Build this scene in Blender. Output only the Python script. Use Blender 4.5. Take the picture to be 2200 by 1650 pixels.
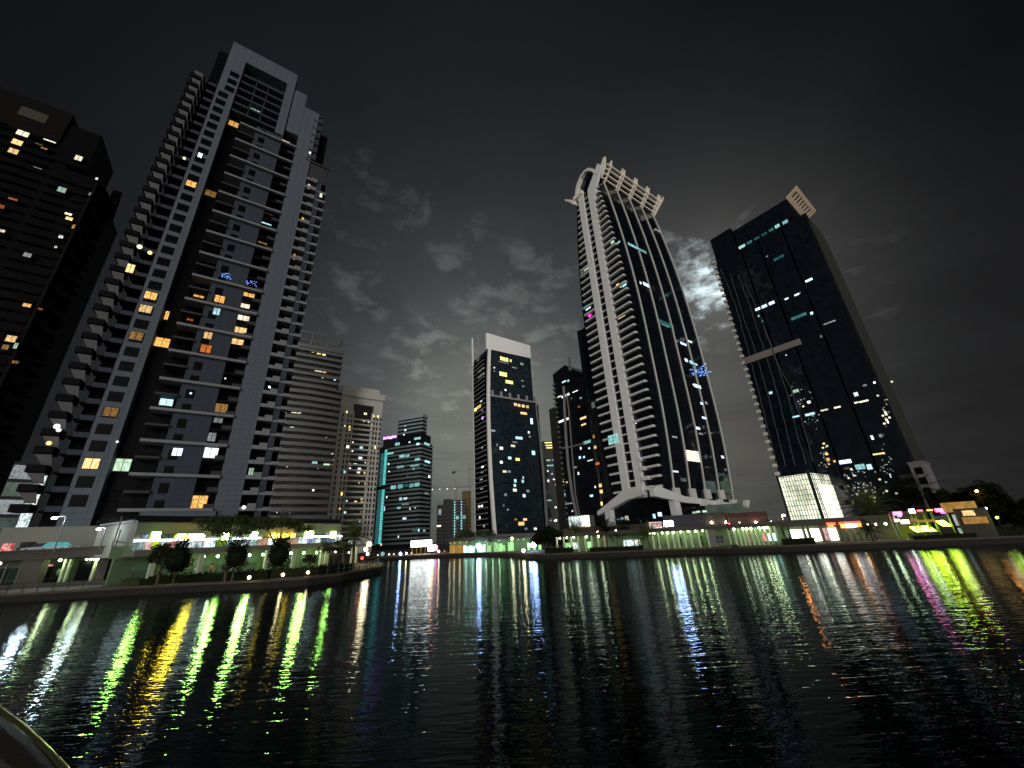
import bpy, bmesh, math, random
from mathutils import Vector, Matrix
R_ = math.radians
scene = bpy.context.scene
for o in list(bpy.data.objects): bpy.data.objects.remove(o)

# ------------------------------------------------------------------ camera
H = 4.0
FPX, CX, CY = 826.0, 1100.0, 825.0
CAM = Matrix(((0.998574605, 0.0533737641, 0.0),
              (0.0198561878, -0.371491223, -0.928224113),
              (-0.0495428148, 0.926901026, -0.37202150)))
cd = bpy.data.cameras.new("camera"); cam = bpy.data.objects.new("camera", cd)
scene.collection.objects.link(cam)
cd.sensor_width = 36.0; cd.sensor_fit = 'HORIZONTAL'; cd.lens = FPX / 2200 * 36.0
cd.clip_start = 0.1; cd.clip_end = 4000
cam.matrix_world = Matrix.Translation((0, 0, H)) @ CAM.to_4x4()
scene.camera = cam

# ------------------------------------------------------------------ render settings
scene.view_settings.view_transform = 'Standard'
scene.view_settings.look = 'None'
scene.view_settings.exposure = 0.0
scene.view_settings.gamma = 1.0
scene.view_settings.use_curve_mapping = False
try:
    scene.cycles.use_denoising = True
    scene.cycles.sample_clamp_indirect = 6.0
    scene.cycles.max_bounces = 6
    scene.cycles.diffuse_bounces = 2
    scene.cycles.caustics_reflective = False
    scene.cycles.caustics_refractive = False
except Exception:
    pass

# ------------------------------------------------------------------ node helpers
class NT:
    def __init__(s, tree):
        s.t = tree; s.n = tree.nodes; s.l = tree.links
    def new(s, typ, **kw):
        n = s.n.new(typ)
        for k, v in kw.items(): setattr(n, k, v)
        return n
    def put(s, sock, v):
        if hasattr(v, 'is_output'): s.l.new(v, sock)
        else: sock.default_value = v
    def m(s, op, a, b=None, c=None, clamp=False):
        n = s.new('ShaderNodeMath', operation=op, use_clamp=clamp)
        s.put(n.inputs[0], a)
        if b is not None: s.put(n.inputs[1], b)
        if c is not None: s.put(n.inputs[2], c)
        return n.outputs[0]
    def vm(s, op, a, b=None):
        n = s.new('ShaderNodeVectorMath', operation=op)
        s.put(n.inputs[0], a)
        if b is not None: s.put(n.inputs[1], b)
        return n.outputs['Value'] if op in ('DOT_PRODUCT', 'LENGTH') else n.outputs['Vector']
    def mix(s, f, a, b, blend='MIX'):
        n = s.new('ShaderNodeMix', data_type='RGBA', blend_type=blend)
        s.put(n.inputs[0], f); s.put(n.inputs[6], a); s.put(n.inputs[7], b)
        return n.outputs[2]
    def ramp(s, f, stops):
        n = s.new('ShaderNodeValToRGB'); s.put(n.inputs[0], f)
        e = n.color_ramp.elements
        while len(e) < len(stops): e.new(0.5)
        for i, (p, c) in enumerate(stops):
            e[i].position = p; e[i].color = (*c, 1) if len(c) == 3 else c
        return n.outputs[0]
    def noise(s, vec, scale, detail=4, rough=0.55, dim='3D', dist=0.0):
        n = s.new('ShaderNodeTexNoise', noise_dimensions=dim)
        s.put(n.inputs['Vector'], vec)
        n.inputs['Scale'].default_value = scale; n.inputs['Detail'].default_value = detail
        n.inputs['Roughness'].default_value = rough; n.inputs['Distortion'].default_value = dist
        return n.outputs[0]

def dirv(az, tn):
    v = Vector((math.sin(R_(az)), math.cos(R_(az)), tn)); return v.normalized()

# ------------------------------------------------------------------ world: night sky over the city
world = bpy.data.worlds.new("World"); scene.world = world; world.use_nodes = True
wt = NT(world.node_tree); wt.n.clear()
wout = wt.new('ShaderNodeOutputWorld'); wbg = wt.new('ShaderNodeBackground')
wt.l.new(wbg.outputs[0], wout.inputs[0])
tc = wt.new('ShaderNodeTexCoord'); D = wt.vm('NORMALIZE', tc.outputs['Generated'])
sep = wt.new('ShaderNodeSeparateXYZ'); wt.l.new(D, sep.inputs[0])
dx, dy, dz = sep.outputs
zc = wt.m('MAXIMUM', dz, 0.0)
def lobe(v, width_deg):              # gaussian lobe round a sky direction
    d = wt.vm('DOT_PRODUCT', D, tuple(v))
    k = 1.0 / (1 - math.cos(R_(width_deg)))
    return wt.m('EXPONENT', wt.m('MULTIPLY', wt.m('SUBTRACT', d, 1.0), k))
front = lobe(dirv(0, .38), 25)
front = wt.m('MULTIPLY_ADD', front, .90, .10)
cdot = wt.vm('DOT_PRODUCT', D, tuple(dirv(-4, .27)))
th = wt.m('DIVIDE', wt.m('ARCCOSINE', wt.m('MINIMUM', cdot, .99999)), R_(70))       # angle from the brightest part of the city glow
glow = wt.ramp(th, [(0.0, (.178, .184, .163)), (9 / 70, (.150, .156, .142)), (14 / 70, (.102, .109, .105)), (18 / 70, (.071, .077, .078)), (23 / 70, (.048, .053, .056)),
                    (34 / 70, (.0235, .026, .029)), (44 / 70, (.0135, .015, .0175)), (56 / 70, (.0070, .0078, .0095)), (1.0, (.0028, .003, .004))])
low = wt.m('MULTIPLY', wt.m('SUBTRACT', th, .5, clamp=True), wt.m('SUBTRACT', .62, zc, clamp=True))
base = wt.mix(1.0, glow, wt.mix(1.0, (.05, .046, .041, 1), low, 'MULTIPLY'), 'ADD')
base = wt.mix(1.0, base, wt.mix(1.0, (.066, .062, .050, 1), lobe(dirv(27, .16), 13), 'MULTIPLY'), 'ADD')
moon = dirv(33.2, .585)
glow1, glow2 = lobe(moon, 13), lobe(moon, 5.0)
# clouds: noise on the plane of the cloud deck
den = wt.m('ADD', zc, .16)
pv = wt.new('ShaderNodeCombineXYZ')
wt.l.new(wt.m('DIVIDE', dx, den), pv.inputs[0]); wt.l.new(wt.m('DIVIDE', dy, den), pv.inputs[1])
n1 = wt.noise(pv.outputs[0], 8.5, 10, .64, dist=.30)
n2 = wt.noise(pv.outputs[0], 2.1, 3, .5)
dens = wt.m('MULTIPLY_ADD', n2, .42, n1)
place = None
for az, tn, w, a in [(-16, 1.0, 5.5, .85), (-9.5, .87, 5.5, .95), (5.2, .74, 7.5, 1.0), (-3, .66, 8, .9), (-14, .50, 10, .8), (-24, .66, 7, .75),
                     (-26, 1.08, 6, .75), (31, .60, 8.0, 1.0), (29, .70, 7, .85), (44, .45, 8, .55), (9, .60, 6, .75), (-10, .36, 9, .55), (29, .78, 5, .7), (-28, .85, 6, .7), (2, .50, 9, .7)]:
    t = wt.m('MULTIPLY', lobe(dirv(az, tn), w), a)
    place = t if place is None else wt.m('MAXIMUM', place, t)
thr = wt.m('MULTIPLY_ADD', place, -.25, .865)
cm = wt.m('MULTIPLY', wt.m('SUBTRACT', dens, thr), 5.5, clamp=True)
cm = wt.m('MULTIPLY', cm, wt.m('MINIMUM', wt.m('MULTIPLY', place, 1.4), 1.0))
ccol = wt.mix(1.0, wt.mix(1.0, base, (1.75, 1.70, 1.62, 1), 'MULTIPLY'), (.012, .012, .012, 1), 'ADD')
near_moon = wt.mix(1.0, (.62, .78, .84, 1), glow2, 'MULTIPLY')
near_moon2 = wt.mix(1.0, (.11, .11, .10, 1), glow1, 'MULTIPLY')
tex = wt.ramp(n1, [(.42, (.12, .12, .12)), (.62, (1.5, 1.5, 1.5))])
near_moon = wt.mix(1.0, near_moon, tex, 'MULTIPLY')
cl = wt.mix(1.0, wt.mix(1.0, ccol, near_moon, 'ADD'), near_moon2, 'ADD')
halo = wt.mix(1.0, wt.mix(1.0, (.050, .048, .042, 1), glow1, 'MULTIPLY'), wt.mix(1.0, (.045, .05, .052, 1), glow2, 'MULTIPLY'), 'ADD')
sky = wt.mix(1.0, base, halo, 'ADD')
veil = wt.m('MULTIPLY_ADD', wt.noise(pv.outputs[0], 1.7, 6, .6, dist=.6), .75, .64)
sky = wt.mix(1.0, sky, veil, 'MULTIPLY')
sky = wt.mix(cm, sky, cl)
rear = lobe((0.10, -.99, .10), 31)          # glow of the city on the other bank, low behind the photographer
sky = wt.mix(1.0, sky, wt.mix(1.0, (.85, .815, .75, 1), rear, 'MULTIPLY'), 'ADD')
wt.l.new(sky, wbg.inputs[0]); wbg.inputs[1].default_value = 1.0

# soft glow of the city on the opposite bank, behind the photographer
sd = bpy.data.lights.new("city_glow", 'SUN'); sd.energy = 1.5; sd.angle = R_(30); sd.color = (1.0, .985, .955)
so = bpy.data.objects.new("city_glow", sd); scene.collection.objects.link(so)
so.rotation_euler = Vector((-.01, .97, -.09)).to_track_quat('-Z', 'Y').to_euler()

# ------------------------------------------------------------------ materials
MATS = {}
def mat(name, col, rough=.7, metal=0.0, var=.12, vscale=.6, joints=None, bump=0.0, spec=None):
    if spec is None: spec = .03 if max(col) < .02 else (.12 if max(col) < .12 else .3)
    m = bpy.data.materials.new(name); m.use_nodes = True; MATS[name] = m
    n = NT(m.node_tree); b = n.n['Principled BSDF']
    b.inputs['Roughness'].default_value = rough; b.inputs['Metallic'].default_value = metal
    b.inputs['Specular IOR Level'].default_value = spec
    tcn = n.new('ShaderNodeTexCoord'); co = tcn.outputs['Object']
    nz = n.noise(co, vscale, 5, .6)
    f = n.m('MULTIPLY_ADD', nz, 2 * var, 1 - var)
    c = n.mix(1.0, (*col, 1), f, 'MULTIPLY')
    if joints:                     # cladding panels: thin joints
        w, h, dark = joints
        sp = n.new('ShaderNodeSeparateXYZ'); n.l.new(co, sp.inputs[0])
        hx = n.m('ADD', sp.outputs[0], sp.outputs[1])
        jx = n.m('LESS_THAN', n.m('FRACT', n.m('DIVIDE', hx, w)), .05)
        jz = n.m('LESS_THAN', n.m('FRACT', n.m('DIVIDE', sp.outputs[2], h)), .06)
        j = n.m('MAXIMUM', jx, jz)
        c = n.mix(n.m('MULTIPLY', j, dark), c, (col[0] * .25, col[1] * .25, col[2] * .25, 1))
    n.l.new(c, b.inputs['Base Color'])
    if bump:
        bn = n.new('ShaderNodeBump'); bn.inputs['Strength'].default_value = bump
        bn.inputs['Distance'].default_value = .05
        n.l.new(n.noise(co, vscale * 6, 4, .6), bn.inputs['Height']); n.l.new(bn.outputs[0], b.inputs['Normal'])
    return m

def glass(name, col, rough=.09, pane=(1.5, 1.8), wob=.018, spec=.6, line=.6):
    """dark curtain wall: panes tilt a little, thin mullion lines"""
    m = bpy.data.materials.new(name); m.use_nodes = True; MATS[name] = m
    n = NT(m.node_tree); b = n.n['Principled BSDF']
    b.inputs['Specular IOR Level'].default_value = spec
    tcn = n.new('ShaderNodeTexCoord'); co = tcn.outputs['Object']
    sp = n.new('ShaderNodeSeparateXYZ'); n.l.new(co, sp.inputs[0])
    hx = n.m('DIVIDE', n.m('ADD', sp.outputs[0], sp.outputs[1]), pane[0])
    hz = n.m('DIVIDE', sp.outputs[2], pane[1])
    cell = n.new('ShaderNodeCombineXYZ')
    n.l.new(n.m('FLOOR', hx), cell.inputs[0]); n.l.new(n.m('FLOOR', hz), cell.inputs[1])
    wn = n.new('ShaderNodeTexWhiteNoise', noise_dimensions='2D'); n.l.new(cell.outputs[0], wn.inputs[0])
    off = n.vm('SUBTRACT', wn.outputs[1], (.5, .5, .5))
    sc = n.new('ShaderNodeVectorMath', operation='SCALE'); n.l.new(off, sc.inputs[0]); sc.inputs[3].default_value = wob * 2
    g = n.new('ShaderNodeNewGeometry')
    wv = n.new('ShaderNodeVectorMath', operation='SCALE'); n.l.new(n.vm('SUBTRACT', n.new('ShaderNodeTexNoise').outputs[1], (.5, .5, .5)), wv.inputs[0]); wv.inputs[3].default_value = wob
    nn = n.vm('NORMALIZE', n.vm('ADD', g.outputs['Normal'], n.vm('ADD', sc.outputs[0], wv.outputs[0])))
    n.l.new(nn, b.inputs['Normal'])
    j = n.m('MAXIMUM', n.m('LESS_THAN', n.m('FRACT', hx), .07), n.m('LESS_THAN', n.m('FRACT', hz), .09))
    c = n.mix(n.m('MULTIPLY', wn.outputs[0], .8), (*col, 1), (col[0] * .35, col[1] * .35, col[2] * .35, 1))
    c = n.mix(n.m('MULTIPLY', j, line), c, (.05, .052, .055, 1))
    n.l.new(c, b.inputs['Base Color'])
    n.l.new(n.m('MULTIPLY_ADD', j, .5 * line, rough), b.inputs['Roughness'])
    return m

def emit(name, col, strength, var=.35, vscale=1.3, col2=None):
    m = bpy.data.materials.new(name); m.use_nodes = True; MATS[name] = m
    n = NT(m.node_tree); n.n.clear()
    o = n.new('ShaderNodeOutputMaterial'); e = n.new('ShaderNodeEmission')
    n.l.new(e.outputs[0], o.inputs[0])
    e.inputs[0].default_value = (*col, 1)
    if var:
        g = n.new('ShaderNodeNewGeometry'); oi = n.new('ShaderNodeObjectInfo')
        mp = n.new('ShaderNodeMapping'); n.l.new(g.outputs['Position'], mp.inputs[0]); mp.inputs['Scale'].default_value = (1.6, 1.6, .8)
        nz = n.ramp(n.noise(mp.outputs[0], vscale, 3, .65), [(.28, (0, 0, 0)), (.72, (1, 1, 1))])
        f = n.m('MULTIPLY_ADD', nz, 2 * var * strength, strength * (1 - var))
        f = n.m('MULTIPLY', f, n.m('MULTIPLY_ADD', oi.outputs['Random'], .7, .6))
        n.l.new(f, e.inputs[1])
        c2 = col2 or (min(1, col[0] * 1.05), min(1, col[1] * 1.25 + .03), min(1, col[2] * 1.6 + .05))
        nz2 = n.ramp(n.noise(mp.outputs[0], vscale * 1.7 + .3, 2, .5), [(.42, (0, 0, 0)), (.58, (1, 1, 1))])
        n.l.new(n.mix(n.m('MULTIPLY', nz2, 1.0 if col2 else .5), (*col, 1), (*c2, 1)), e.inputs[0])
    else:
        e.inputs[1].default_value = strength
    return m

mat('grey_clad', (.082, .094, .112), .75, var=.10, vscale=.15, joints=(1.6, 1.07, .55))
mat('panel_clad', (.034, .040, .054), .75, var=.10, vscale=.2, joints=(1.6, 1.07, .4))
mat('soffit_grey', (.13, .125, .12), .8, var=.12)
mat('slab_white', (.14, .143, .15), .7, var=.12, vscale=.4)
mat('dark_wall', (.0028, .0028, .0036), .6)
mat('window_dark', (.0018, .0018, .0024), .35, spec=.05)
mat('balcony_dark', (.006, .006, .0075), .7)
mat('dim_wall', (.035, .033, .035), .7)
mat('brown_louvre', (.05, .042, .032), .7, joints=(60, .5, .8))
mat('A_clad', (.008, .0065, .0065), .8, var=.12, vscale=.2)
mat('A_slab', (.0055, .0045, .0045), .8)
mat('C_band', (.160, .158, .150), .75, var=.10, vscale=.1)
mat('D_clad', (.82, .79, .72), .75, var=.08, vscale=.15)
mat('E_band', (.34, .40, .41), .7)
mat('G_white', (.80, .77, .74), .55, var=.05, vscale=.1)
mat('G_dim', (.30, .29, .28), .6, var=.08)
mat('J_white', (.66, .65, .63), .5, var=.05, vscale=.2)
mat('J_cream', (.80, .72, .62), .5, var=.05, vscale=.2)
mat('J_slab', (.55, .54, .50), .55, var=.12, vscale=.3)
mat('K_tooth', (.55, .50, .44), .6, var=.1)
mat('J_rib_reflection', (.09, .085, .08), .5, var=.25, vscale=.8)
mat('K_belt', (.19, .165, .145), .6)
mat('K_side', (.035, .035, .031), .55, var=.1, vscale=.1, joints=(1.6, 3.6, .3))
mat('K_annex', (.17, .15, .16), .7)
mat('K_crown', (.85, .66, .46), .6, var=.05)
mat('J_crown_reflection', (.14, .125, .11), .6)
mat('concrete', (.30, .28, .25), .85, var=.25, vscale=.5, bump=.3)
mat('paving', (.10, .09, .08), .85, var=.2, vscale=.5, joints=(1.2, 1.2, .3))
mat('quay_stone', (.028, .024, .02), .85, var=.3, vscale=.8, bump=.4)
mat('coping', (.085, .07, .055), .8, var=.2, vscale=.8)
mat('mint_col', (.46, .54, .38), .7, var=.1)
mat('podium', (.165, .165, .135), .75, var=.10, vscale=.2)
mat('deck_wall', (.065, .058, .05), .8, var=.15, vscale=.3)
mat('mint_wall', (.10, .155, .08), .7, var=.1)
mat('shutter', (.10, .17, .12), .6, joints=(.9, 40, .5))
mat('dark_metal', (.018, .018, .02), .45, metal=.4)
mat('rail_metal', (.05, .05, .05), .4, metal=.6)
mat('pole_grey', (.18, .18, .18), .5, metal=.3)
mat('brown_clad', (.06, .03, .028), .8, var=.2, joints=(.6, 30, .6))
mat('grey_low', (.035, .032, .03), .8, var=.2)
mat('leaf', (.040, .052, .018), .7, var=.45, vscale=1.5)
mat('leaf_dark', (.010, .014, .006), .75, var=.4, vscale=2)
mat('palm_leaf', (.07, .085, .03), .6, var=.35, vscale=1.5)
mat('bark', (.10, .075, .05), .9, var=.3, vscale=4)
mat('car_white', (.26, .28, .30), .25, spec=.6, var=.02)
mat('car_dark', (.03, .03, .035), .25, spec=.6, var=.02)
mat('tyre', (.02, .02, .02), .9)
mat('umbrella_cloth', (.10, .02, .03), .8)
mat('ledge', (.02, .018, .017), .4, var=.2, vscale=3, bump=.1)
mat('ledge_flat', (.022, .022, .028), .55, var=.3, vscale=2)
mat('brass', (.22, .22, .09), .28, metal=.85, var=.15, vscale=3)
mat('skin', (.35, .2, .14), .6); mat('cloth_white', (.6, .6, .6), .8); mat('cloth_red', (.5, .04, .04), .8); mat('cloth_dark', (.03, .03, .05), .8)
mat('palm_yellow', (.75, .5, .05), .8)
mat('crane_paint', (.30, .22, .08), .6)
mat('scaffold', (.10, .10, .10), .8, var=.3, joints=(2.2, 3.4, .9))
glass('B_glass', (.002, .0022, .003), .2, line=.05, spec=.06)
glass('J_glass', (.004, .006, .010), .06, pane=(1.5, 3.9), wob=.012, line=.04)
glass('K_glass', (.006, .010, .016), .07, pane=(1.6, 1.9), wob=.03, line=.02)
glass('G_glass', (.014, .026, .034), .12, pane=(2.2, 1.75), wob=.02, line=.38)
glass('I_glass', (.010, .015, .021), .10, pane=(1.6, 3.6), wob=.025, line=.2)
glass('C_glass', (.012, .012, .014), .2)
glass('E_glass', (.014, .02, .024), .15)
glass('shop_glass', (.02, .035, .025), .1)

emit('warm', (1, .56, .17), 1.3, .6, 2.2, (1, .75, .38)); emit('amber', (1, .40, .055), 1.0, .65, 2.2, (1, .62, .22)); emit('amber_dim', (.85, .42, .10), .36, .6, 2.2); emit('orange', (1, .25, .04), .6, .6, 2.2)
emit('pale', (1, .86, .58), 1.4, .6, 2.0); emit('white', (.88, .95, 1), 1.7, .6, 2.0); emit('cyan', (.55, .90, 1), 1.2, .65, 2.0); emit('greenish', (.70, 1, .60), .8)
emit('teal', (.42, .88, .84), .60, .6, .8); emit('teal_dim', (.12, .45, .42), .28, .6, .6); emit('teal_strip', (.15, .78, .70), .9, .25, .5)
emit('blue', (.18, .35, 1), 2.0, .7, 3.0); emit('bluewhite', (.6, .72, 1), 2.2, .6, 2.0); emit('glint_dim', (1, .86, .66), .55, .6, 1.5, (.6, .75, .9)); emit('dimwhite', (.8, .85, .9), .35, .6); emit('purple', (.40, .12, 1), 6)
emit('dim_green', (.40, .50, .38), .20, .4, .5); emit('dim_warm', (.8, .5, .25), .10, .5, .5)
emit('gold', (1, .74, .20), 2.0); emit('lamp_white', (.80, .92, 1), 260, 0); emit('lamp_warm', (1, .76, .44), 60, 0); emit('lamp_orange', (1, .35, .08), 140, 0)
emit('downlight', (.92, 1, .66), 30, 0); emit('lime_side', (.45, 1, .10), 5, .1); emit('lime_box', (.48, 1, .12), 170, .1); emit('yellow_bar', (1, .66, .015), 150, .1); emit('gold_letters', (1, .60, .01), 30, .3, 2)
emit('strip_light', (.80, .95, 1), 9, .2); emit('lamp_blue', (.42, .55, 1), 90, 0); emit('lamp_bollard', (1, .72, .36), 26, 0)
emit('atrium', (.70, .80, .58) , 1.9, .7, .14, (1, .98, .75)); emit('atrium_warm', (1, .96, .70), 2.6, .45, .16)
emit('ad_pink', (.75, .22, .24), .8, .5, 1.5, (.8, .7, .6)); emit('ad_lime', (.62, .80, .01), 1.0, .3, 1, (.4, .55, .02)); emit('ad_teal', (.10, .32, .33), .8, .6, 1.2, (.7, .75, .7)); emit('ad_white', (.85, .92, .9), 1.5, .6, 1.4, (.25, .38, .36))
emit('ad_blue', (.08, .14, .5), .7, .5, 1.2, (.5, .6, .8)); emit('ad_orange', (.8, .3, .14), .5, .6, 1.6, (.6, .62, .5)); emit('ad_red', (.9, .10, .10), .9, .4, 1.0, (1, .6, .55)); emit('ad_green', (.35, .6, .05), .7, .6, 1.6, (.08, .16, .06))
emit('shop_white', (1, .90, .68), 4.5, .4, .6); emit('shop_red', (1, .06, .03), 3.5, .2); emit('shop_orange', (1, .32, .05), 3.5, .3)
emit('pink', (1, .06, .28), 10, .3); emit('violet', (.35, .05, 1), 10, .2); emit('lime_awning', (.60, 1, .015), 26, .6, 1.2); emit('red_dot', (1, .05, .08), 8, 0)
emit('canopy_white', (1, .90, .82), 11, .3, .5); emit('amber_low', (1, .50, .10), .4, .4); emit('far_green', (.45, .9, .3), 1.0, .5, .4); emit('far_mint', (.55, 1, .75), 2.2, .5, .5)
emit('signal_pink', (1, .05, .6), 3, 0); emit('turq', (.12, .62, .52), .8, .2); emit('neon_white', (1, .95, .95), 10, .2)

# ------------------------------------------------------------------ mesh builder
class MB:
    def __init__(s): s.v = []; s.f = []; s.mi = []
    def quad(s, pts, m=0):
        i = len(s.v); s.v += [tuple(p) for p in pts]; s.f.append(tuple(range(i, i + len(pts)))); s.mi.append(m)
    def box(s, x0, x1, y0, y1, z0, z1, m=0):
        if x0 > x1: x0, x1 = x1, x0
        if y0 > y1: y0, y1 = y1, y0
        i = len(s.v)
        s.v += [(x0, y0, z0), (x1, y0, z0), (x1, y1, z0), (x0, y1, z0), (x0, y0, z1), (x1, y0, z1), (x1, y1, z1), (x0, y1, z1)]
        for q in ((0, 3, 2, 1), (4, 5, 6, 7), (0, 1, 5, 4), (1, 2, 6, 5), (2, 3, 7, 6), (3, 0, 4, 7)):
            s.f.append(tuple(i + k for k in q)); s.mi.append(m)
        return s
    def prism(s, poly, a, b, axis='z', m=0):
        """extrude a 2-D outline between a and b along the axis; poly in the two remaining axes' order"""
        def P(u, v, w):
            return (u, v, w) if axis == 'z' else (w, u, v) if axis == 'x' else (u, w, v)
        n = len(poly); i = len(s.v)
        s.v += [P(u, v, a) for u, v in poly] + [P(u, v, b) for u, v in poly]
        s.f.append(tuple(i + k for k in reversed(range(n)))); s.mi.append(m)
        s.f.append(tuple(i + n + k for k in range(n))); s.mi.append(m)
        for k in range(n):
            k2 = (k + 1) % n
            s.f.append((i + k, i + k2, i + n + k2, i + n + k)); s.mi.append(m)
        return s
    def tube(s, pts, r, sides=6, m=0, r1=None):
        pts = [Vector(p) for p in pts]; n = len(pts); i0 = len(s.v)
        for k, p in enumerate(pts):
            t = (pts[min(k + 1, n - 1)] - pts[max(k - 1, 0)]).normalized()
            a = t.orthogonal().normalized() if abs(t.z) < .9 else Vector((1, 0, 0))
            a = (a - t * a.dot(t)).normalized(); b = t.cross(a)
            rr = r if r1 is None else r + (r1 - r) * k / max(n - 1, 1)
            for j in range(sides):
                an = 2 * math.pi * j / sides
                s.v.append(tuple(p + a * math.cos(an) * rr + b * math.sin(an) * rr))
        for k in range(n - 1):
            for j in range(sides):
                j2 = (j + 1) % sides
                s.f.append((i0 + k * sides + j, i0 + k * sides + j2, i0 + (k + 1) * sides + j2, i0 + (k + 1) * sides + j)); s.mi.append(m)
        s.f.append(tuple(i0 + j for j in reversed(range(sides)))); s.mi.append(m)
        s.f.append(tuple(i0 + (n - 1) * sides + j for j in range(sides))); s.mi.append(m)
        return s
    def ball(s, c, r, seg=8, rings=5, m=0, sq=1.0):
        i0 = len(s.v)
        for a in range(rings + 1):
            th = math.pi * a / rings
            for b in range(seg):
                ph = 2 * math.pi * b / seg
                s.v.append((c[0] + r * math.sin(th) * math.cos(ph), c[1] + r * math.sin(th) * math.sin(ph), c[2] + r * sq * math.cos(th)))
        for a in range(rings):
            for b in range(seg):
                b2 = (b + 1) % seg
                s.f.append((i0 + a * seg + b, i0 + (a + 1) * seg + b, i0 + (a + 1) * seg + b2, i0 + a * seg + b2)); s.mi.append(m)
        return s
    def build(s, name, mats, parent=None, label=None, smooth=False, loc=None):
        me = bpy.data.meshes.new(name); me.from_pydata(s.v, [], s.f); me.update()
        ms = mats if isinstance(mats, (list, tuple)) else [mats]
        for m in ms: me.materials.append(MATS[m])
        if len(ms) > 1: me.polygons.foreach_set('material_index', s.mi)
        if smooth: me.polygons.foreach_set('use_smooth', [True] * len(me.polygons))
        o = bpy.data.objects.new(name, me); scene.collection.objects.link(o)
        if parent is not None: o.parent = parent
        if loc is not None: o.location = loc
        if label: o['label'] = label
        return o

def tag(o, label, cat=None, group=None, kind=None):
    if label: o['label'] = label
    if cat: o['category'] = cat
    if group: o['group'] = group
    if kind: o['kind'] = kind
    return o
def thing(name, label, cat, loc=(0, 0, 0), ang=0.0, group=None):
    o = bpy.data.objects.new(name, None); scene.collection.objects.link(o); o.empty_display_size = .5
    o.location = loc; o.rotation_euler = (0, 0, R_(ang)); return tag(o, label, cat, group)
def copy_part(o, parent, loc=None):
    c = o.copy(); scene.collection.objects.link(c); c.parent = parent
    if loc is not None: c.location = loc
    return c
def copy_thing(r, loc, label, ang=None, scale=None):
    c = r.copy(); scene.collection.objects.link(c); c.location = loc; c['label'] = label
    if ang is not None: c.rotation_euler = (0, 0, R_(ang))
    if scale is not None: c.scale = (scale,) * 3
    for ch in list(r.children):
        k = ch.copy(); scene.collection.objects.link(k); k.parent = c
        for g in list(ch.children):
            q = g.copy(); scene.collection.objects.link(q); q.parent = k
    return c
def point_light(parent, loc, col, power, size=.15, name='lamp_light'):
    l = bpy.data.lights.new(name, 'POINT'); l.energy = power; l.color = col; l.shadow_soft_size = size
    o = bpy.data.objects.new(name, l); scene.collection.objects.link(o); o.parent = parent; o.location = loc
    return o

# ------------------------------------------------------------------ measuring: a pixel of the 2200-px photograph onto a plane of the place
def ray(px, py):
    return CAM @ Vector((px - CX, -(py - CY), -FPX))
def polar(az, R): return (R * math.sin(R_(az)), R * math.cos(R_(az)))
def on_ground(px, py, z):
    w = ray(px, py); t = (z - H) / w.z; return (w.x * t, w.y * t, z)
def at_range(px, py, rng):
    w = ray(px, py); t = rng / math.hypot(w.x, w.y); return Vector((w.x * t, w.y * t, H + w.z * t))
class Frame:
    """local frame of a building: x along the facade, y into it"""
    def __init__(s, F, ang):
        s.F = Vector((F[0], F[1], 0)); s.ang = ang; a = R_(ang)
        s.u = Vector((math.cos(a), math.sin(a), 0)); s.v = Vector((-math.sin(a), math.cos(a), 0))
    def on_y(s, px, py, d=0.0):
        w = ray(px, py); o = Vector((0, 0, H)) - s.F; t = (d - o.dot(s.v)) / w.dot(s.v); P = o + w * t
        return P.dot(s.u), P.z
    def on_x(s, px, py, d=0.0):
        w = ray(px, py); o = Vector((0, 0, H)) - s.F; t = (d - o.dot(s.u)) / w.dot(s.u); P = o + w * t
        return P.dot(s.v), P.z
    def world(s, x, y, z): return s.F + s.u * x + s.v * y + Vector((0, 0, z))
    def root(s, name, label, cat='tower', group=None): return thing(name, label, cat, s.F, s.ang, group)

def win_y(root, x, z, y, w, h, m, cols=2, name='lit_window', transom=True, dark=False):
    """a window in a facade that faces -y: a dark frame and its panes"""
    b = MB(); b.box(x - w / 2 - .08, x + w / 2 + .08, y - .06, y + .10, z - h / 2 - .08, z + h / 2 + .08, 0)
    g = .05
    hs = [(z - h / 2 + g, z + h * .18), (z + h * .18 + g, z + h / 2 - g)] if transom else [(z - h / 2 + g, z + h / 2 - g)]
    for k in range(cols):
        x0 = x - w / 2 + w * k / cols; x1 = x0 + w / cols
        for a, c in hs:
            b.quad([(x0 + g, y - .09, a), (x1 - g, y - .09, a), (x1 - g, y - .09, c), (x0 + g, y - .09, c)], 1)
    return b.build(name, ['dark_metal', m], root)
def win_x(root, y, z, x, w, h, m, cols=2, name='lit_window', transom=False):
    """the same in a facade that faces -x"""
    b = MB(); b.box(x - .06, x + .10, y - w / 2 - .08, y + w / 2 + .08, z - h / 2 - .08, z + h / 2 + .08, 0)
    g = .05
    hs = [(z - h / 2 + g, z + h * .18), (z + h * .18 + g, z + h / 2 - g)] if transom else [(z - h / 2 + g, z + h / 2 - g)]
    for k in range(cols):
        y0 = y - w / 2 + w * k / cols; y1 = y0 + w / cols
        for a, c in hs:
            b.quad([(x - .09, y1 - g, a), (x - .09, y0 + g, a), (x - .09, y0 + g, c), (x - .09, y1 - g, c)], 1)
    return b.build(name, ['dark_metal', m], root)

random.seed(7)
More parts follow.
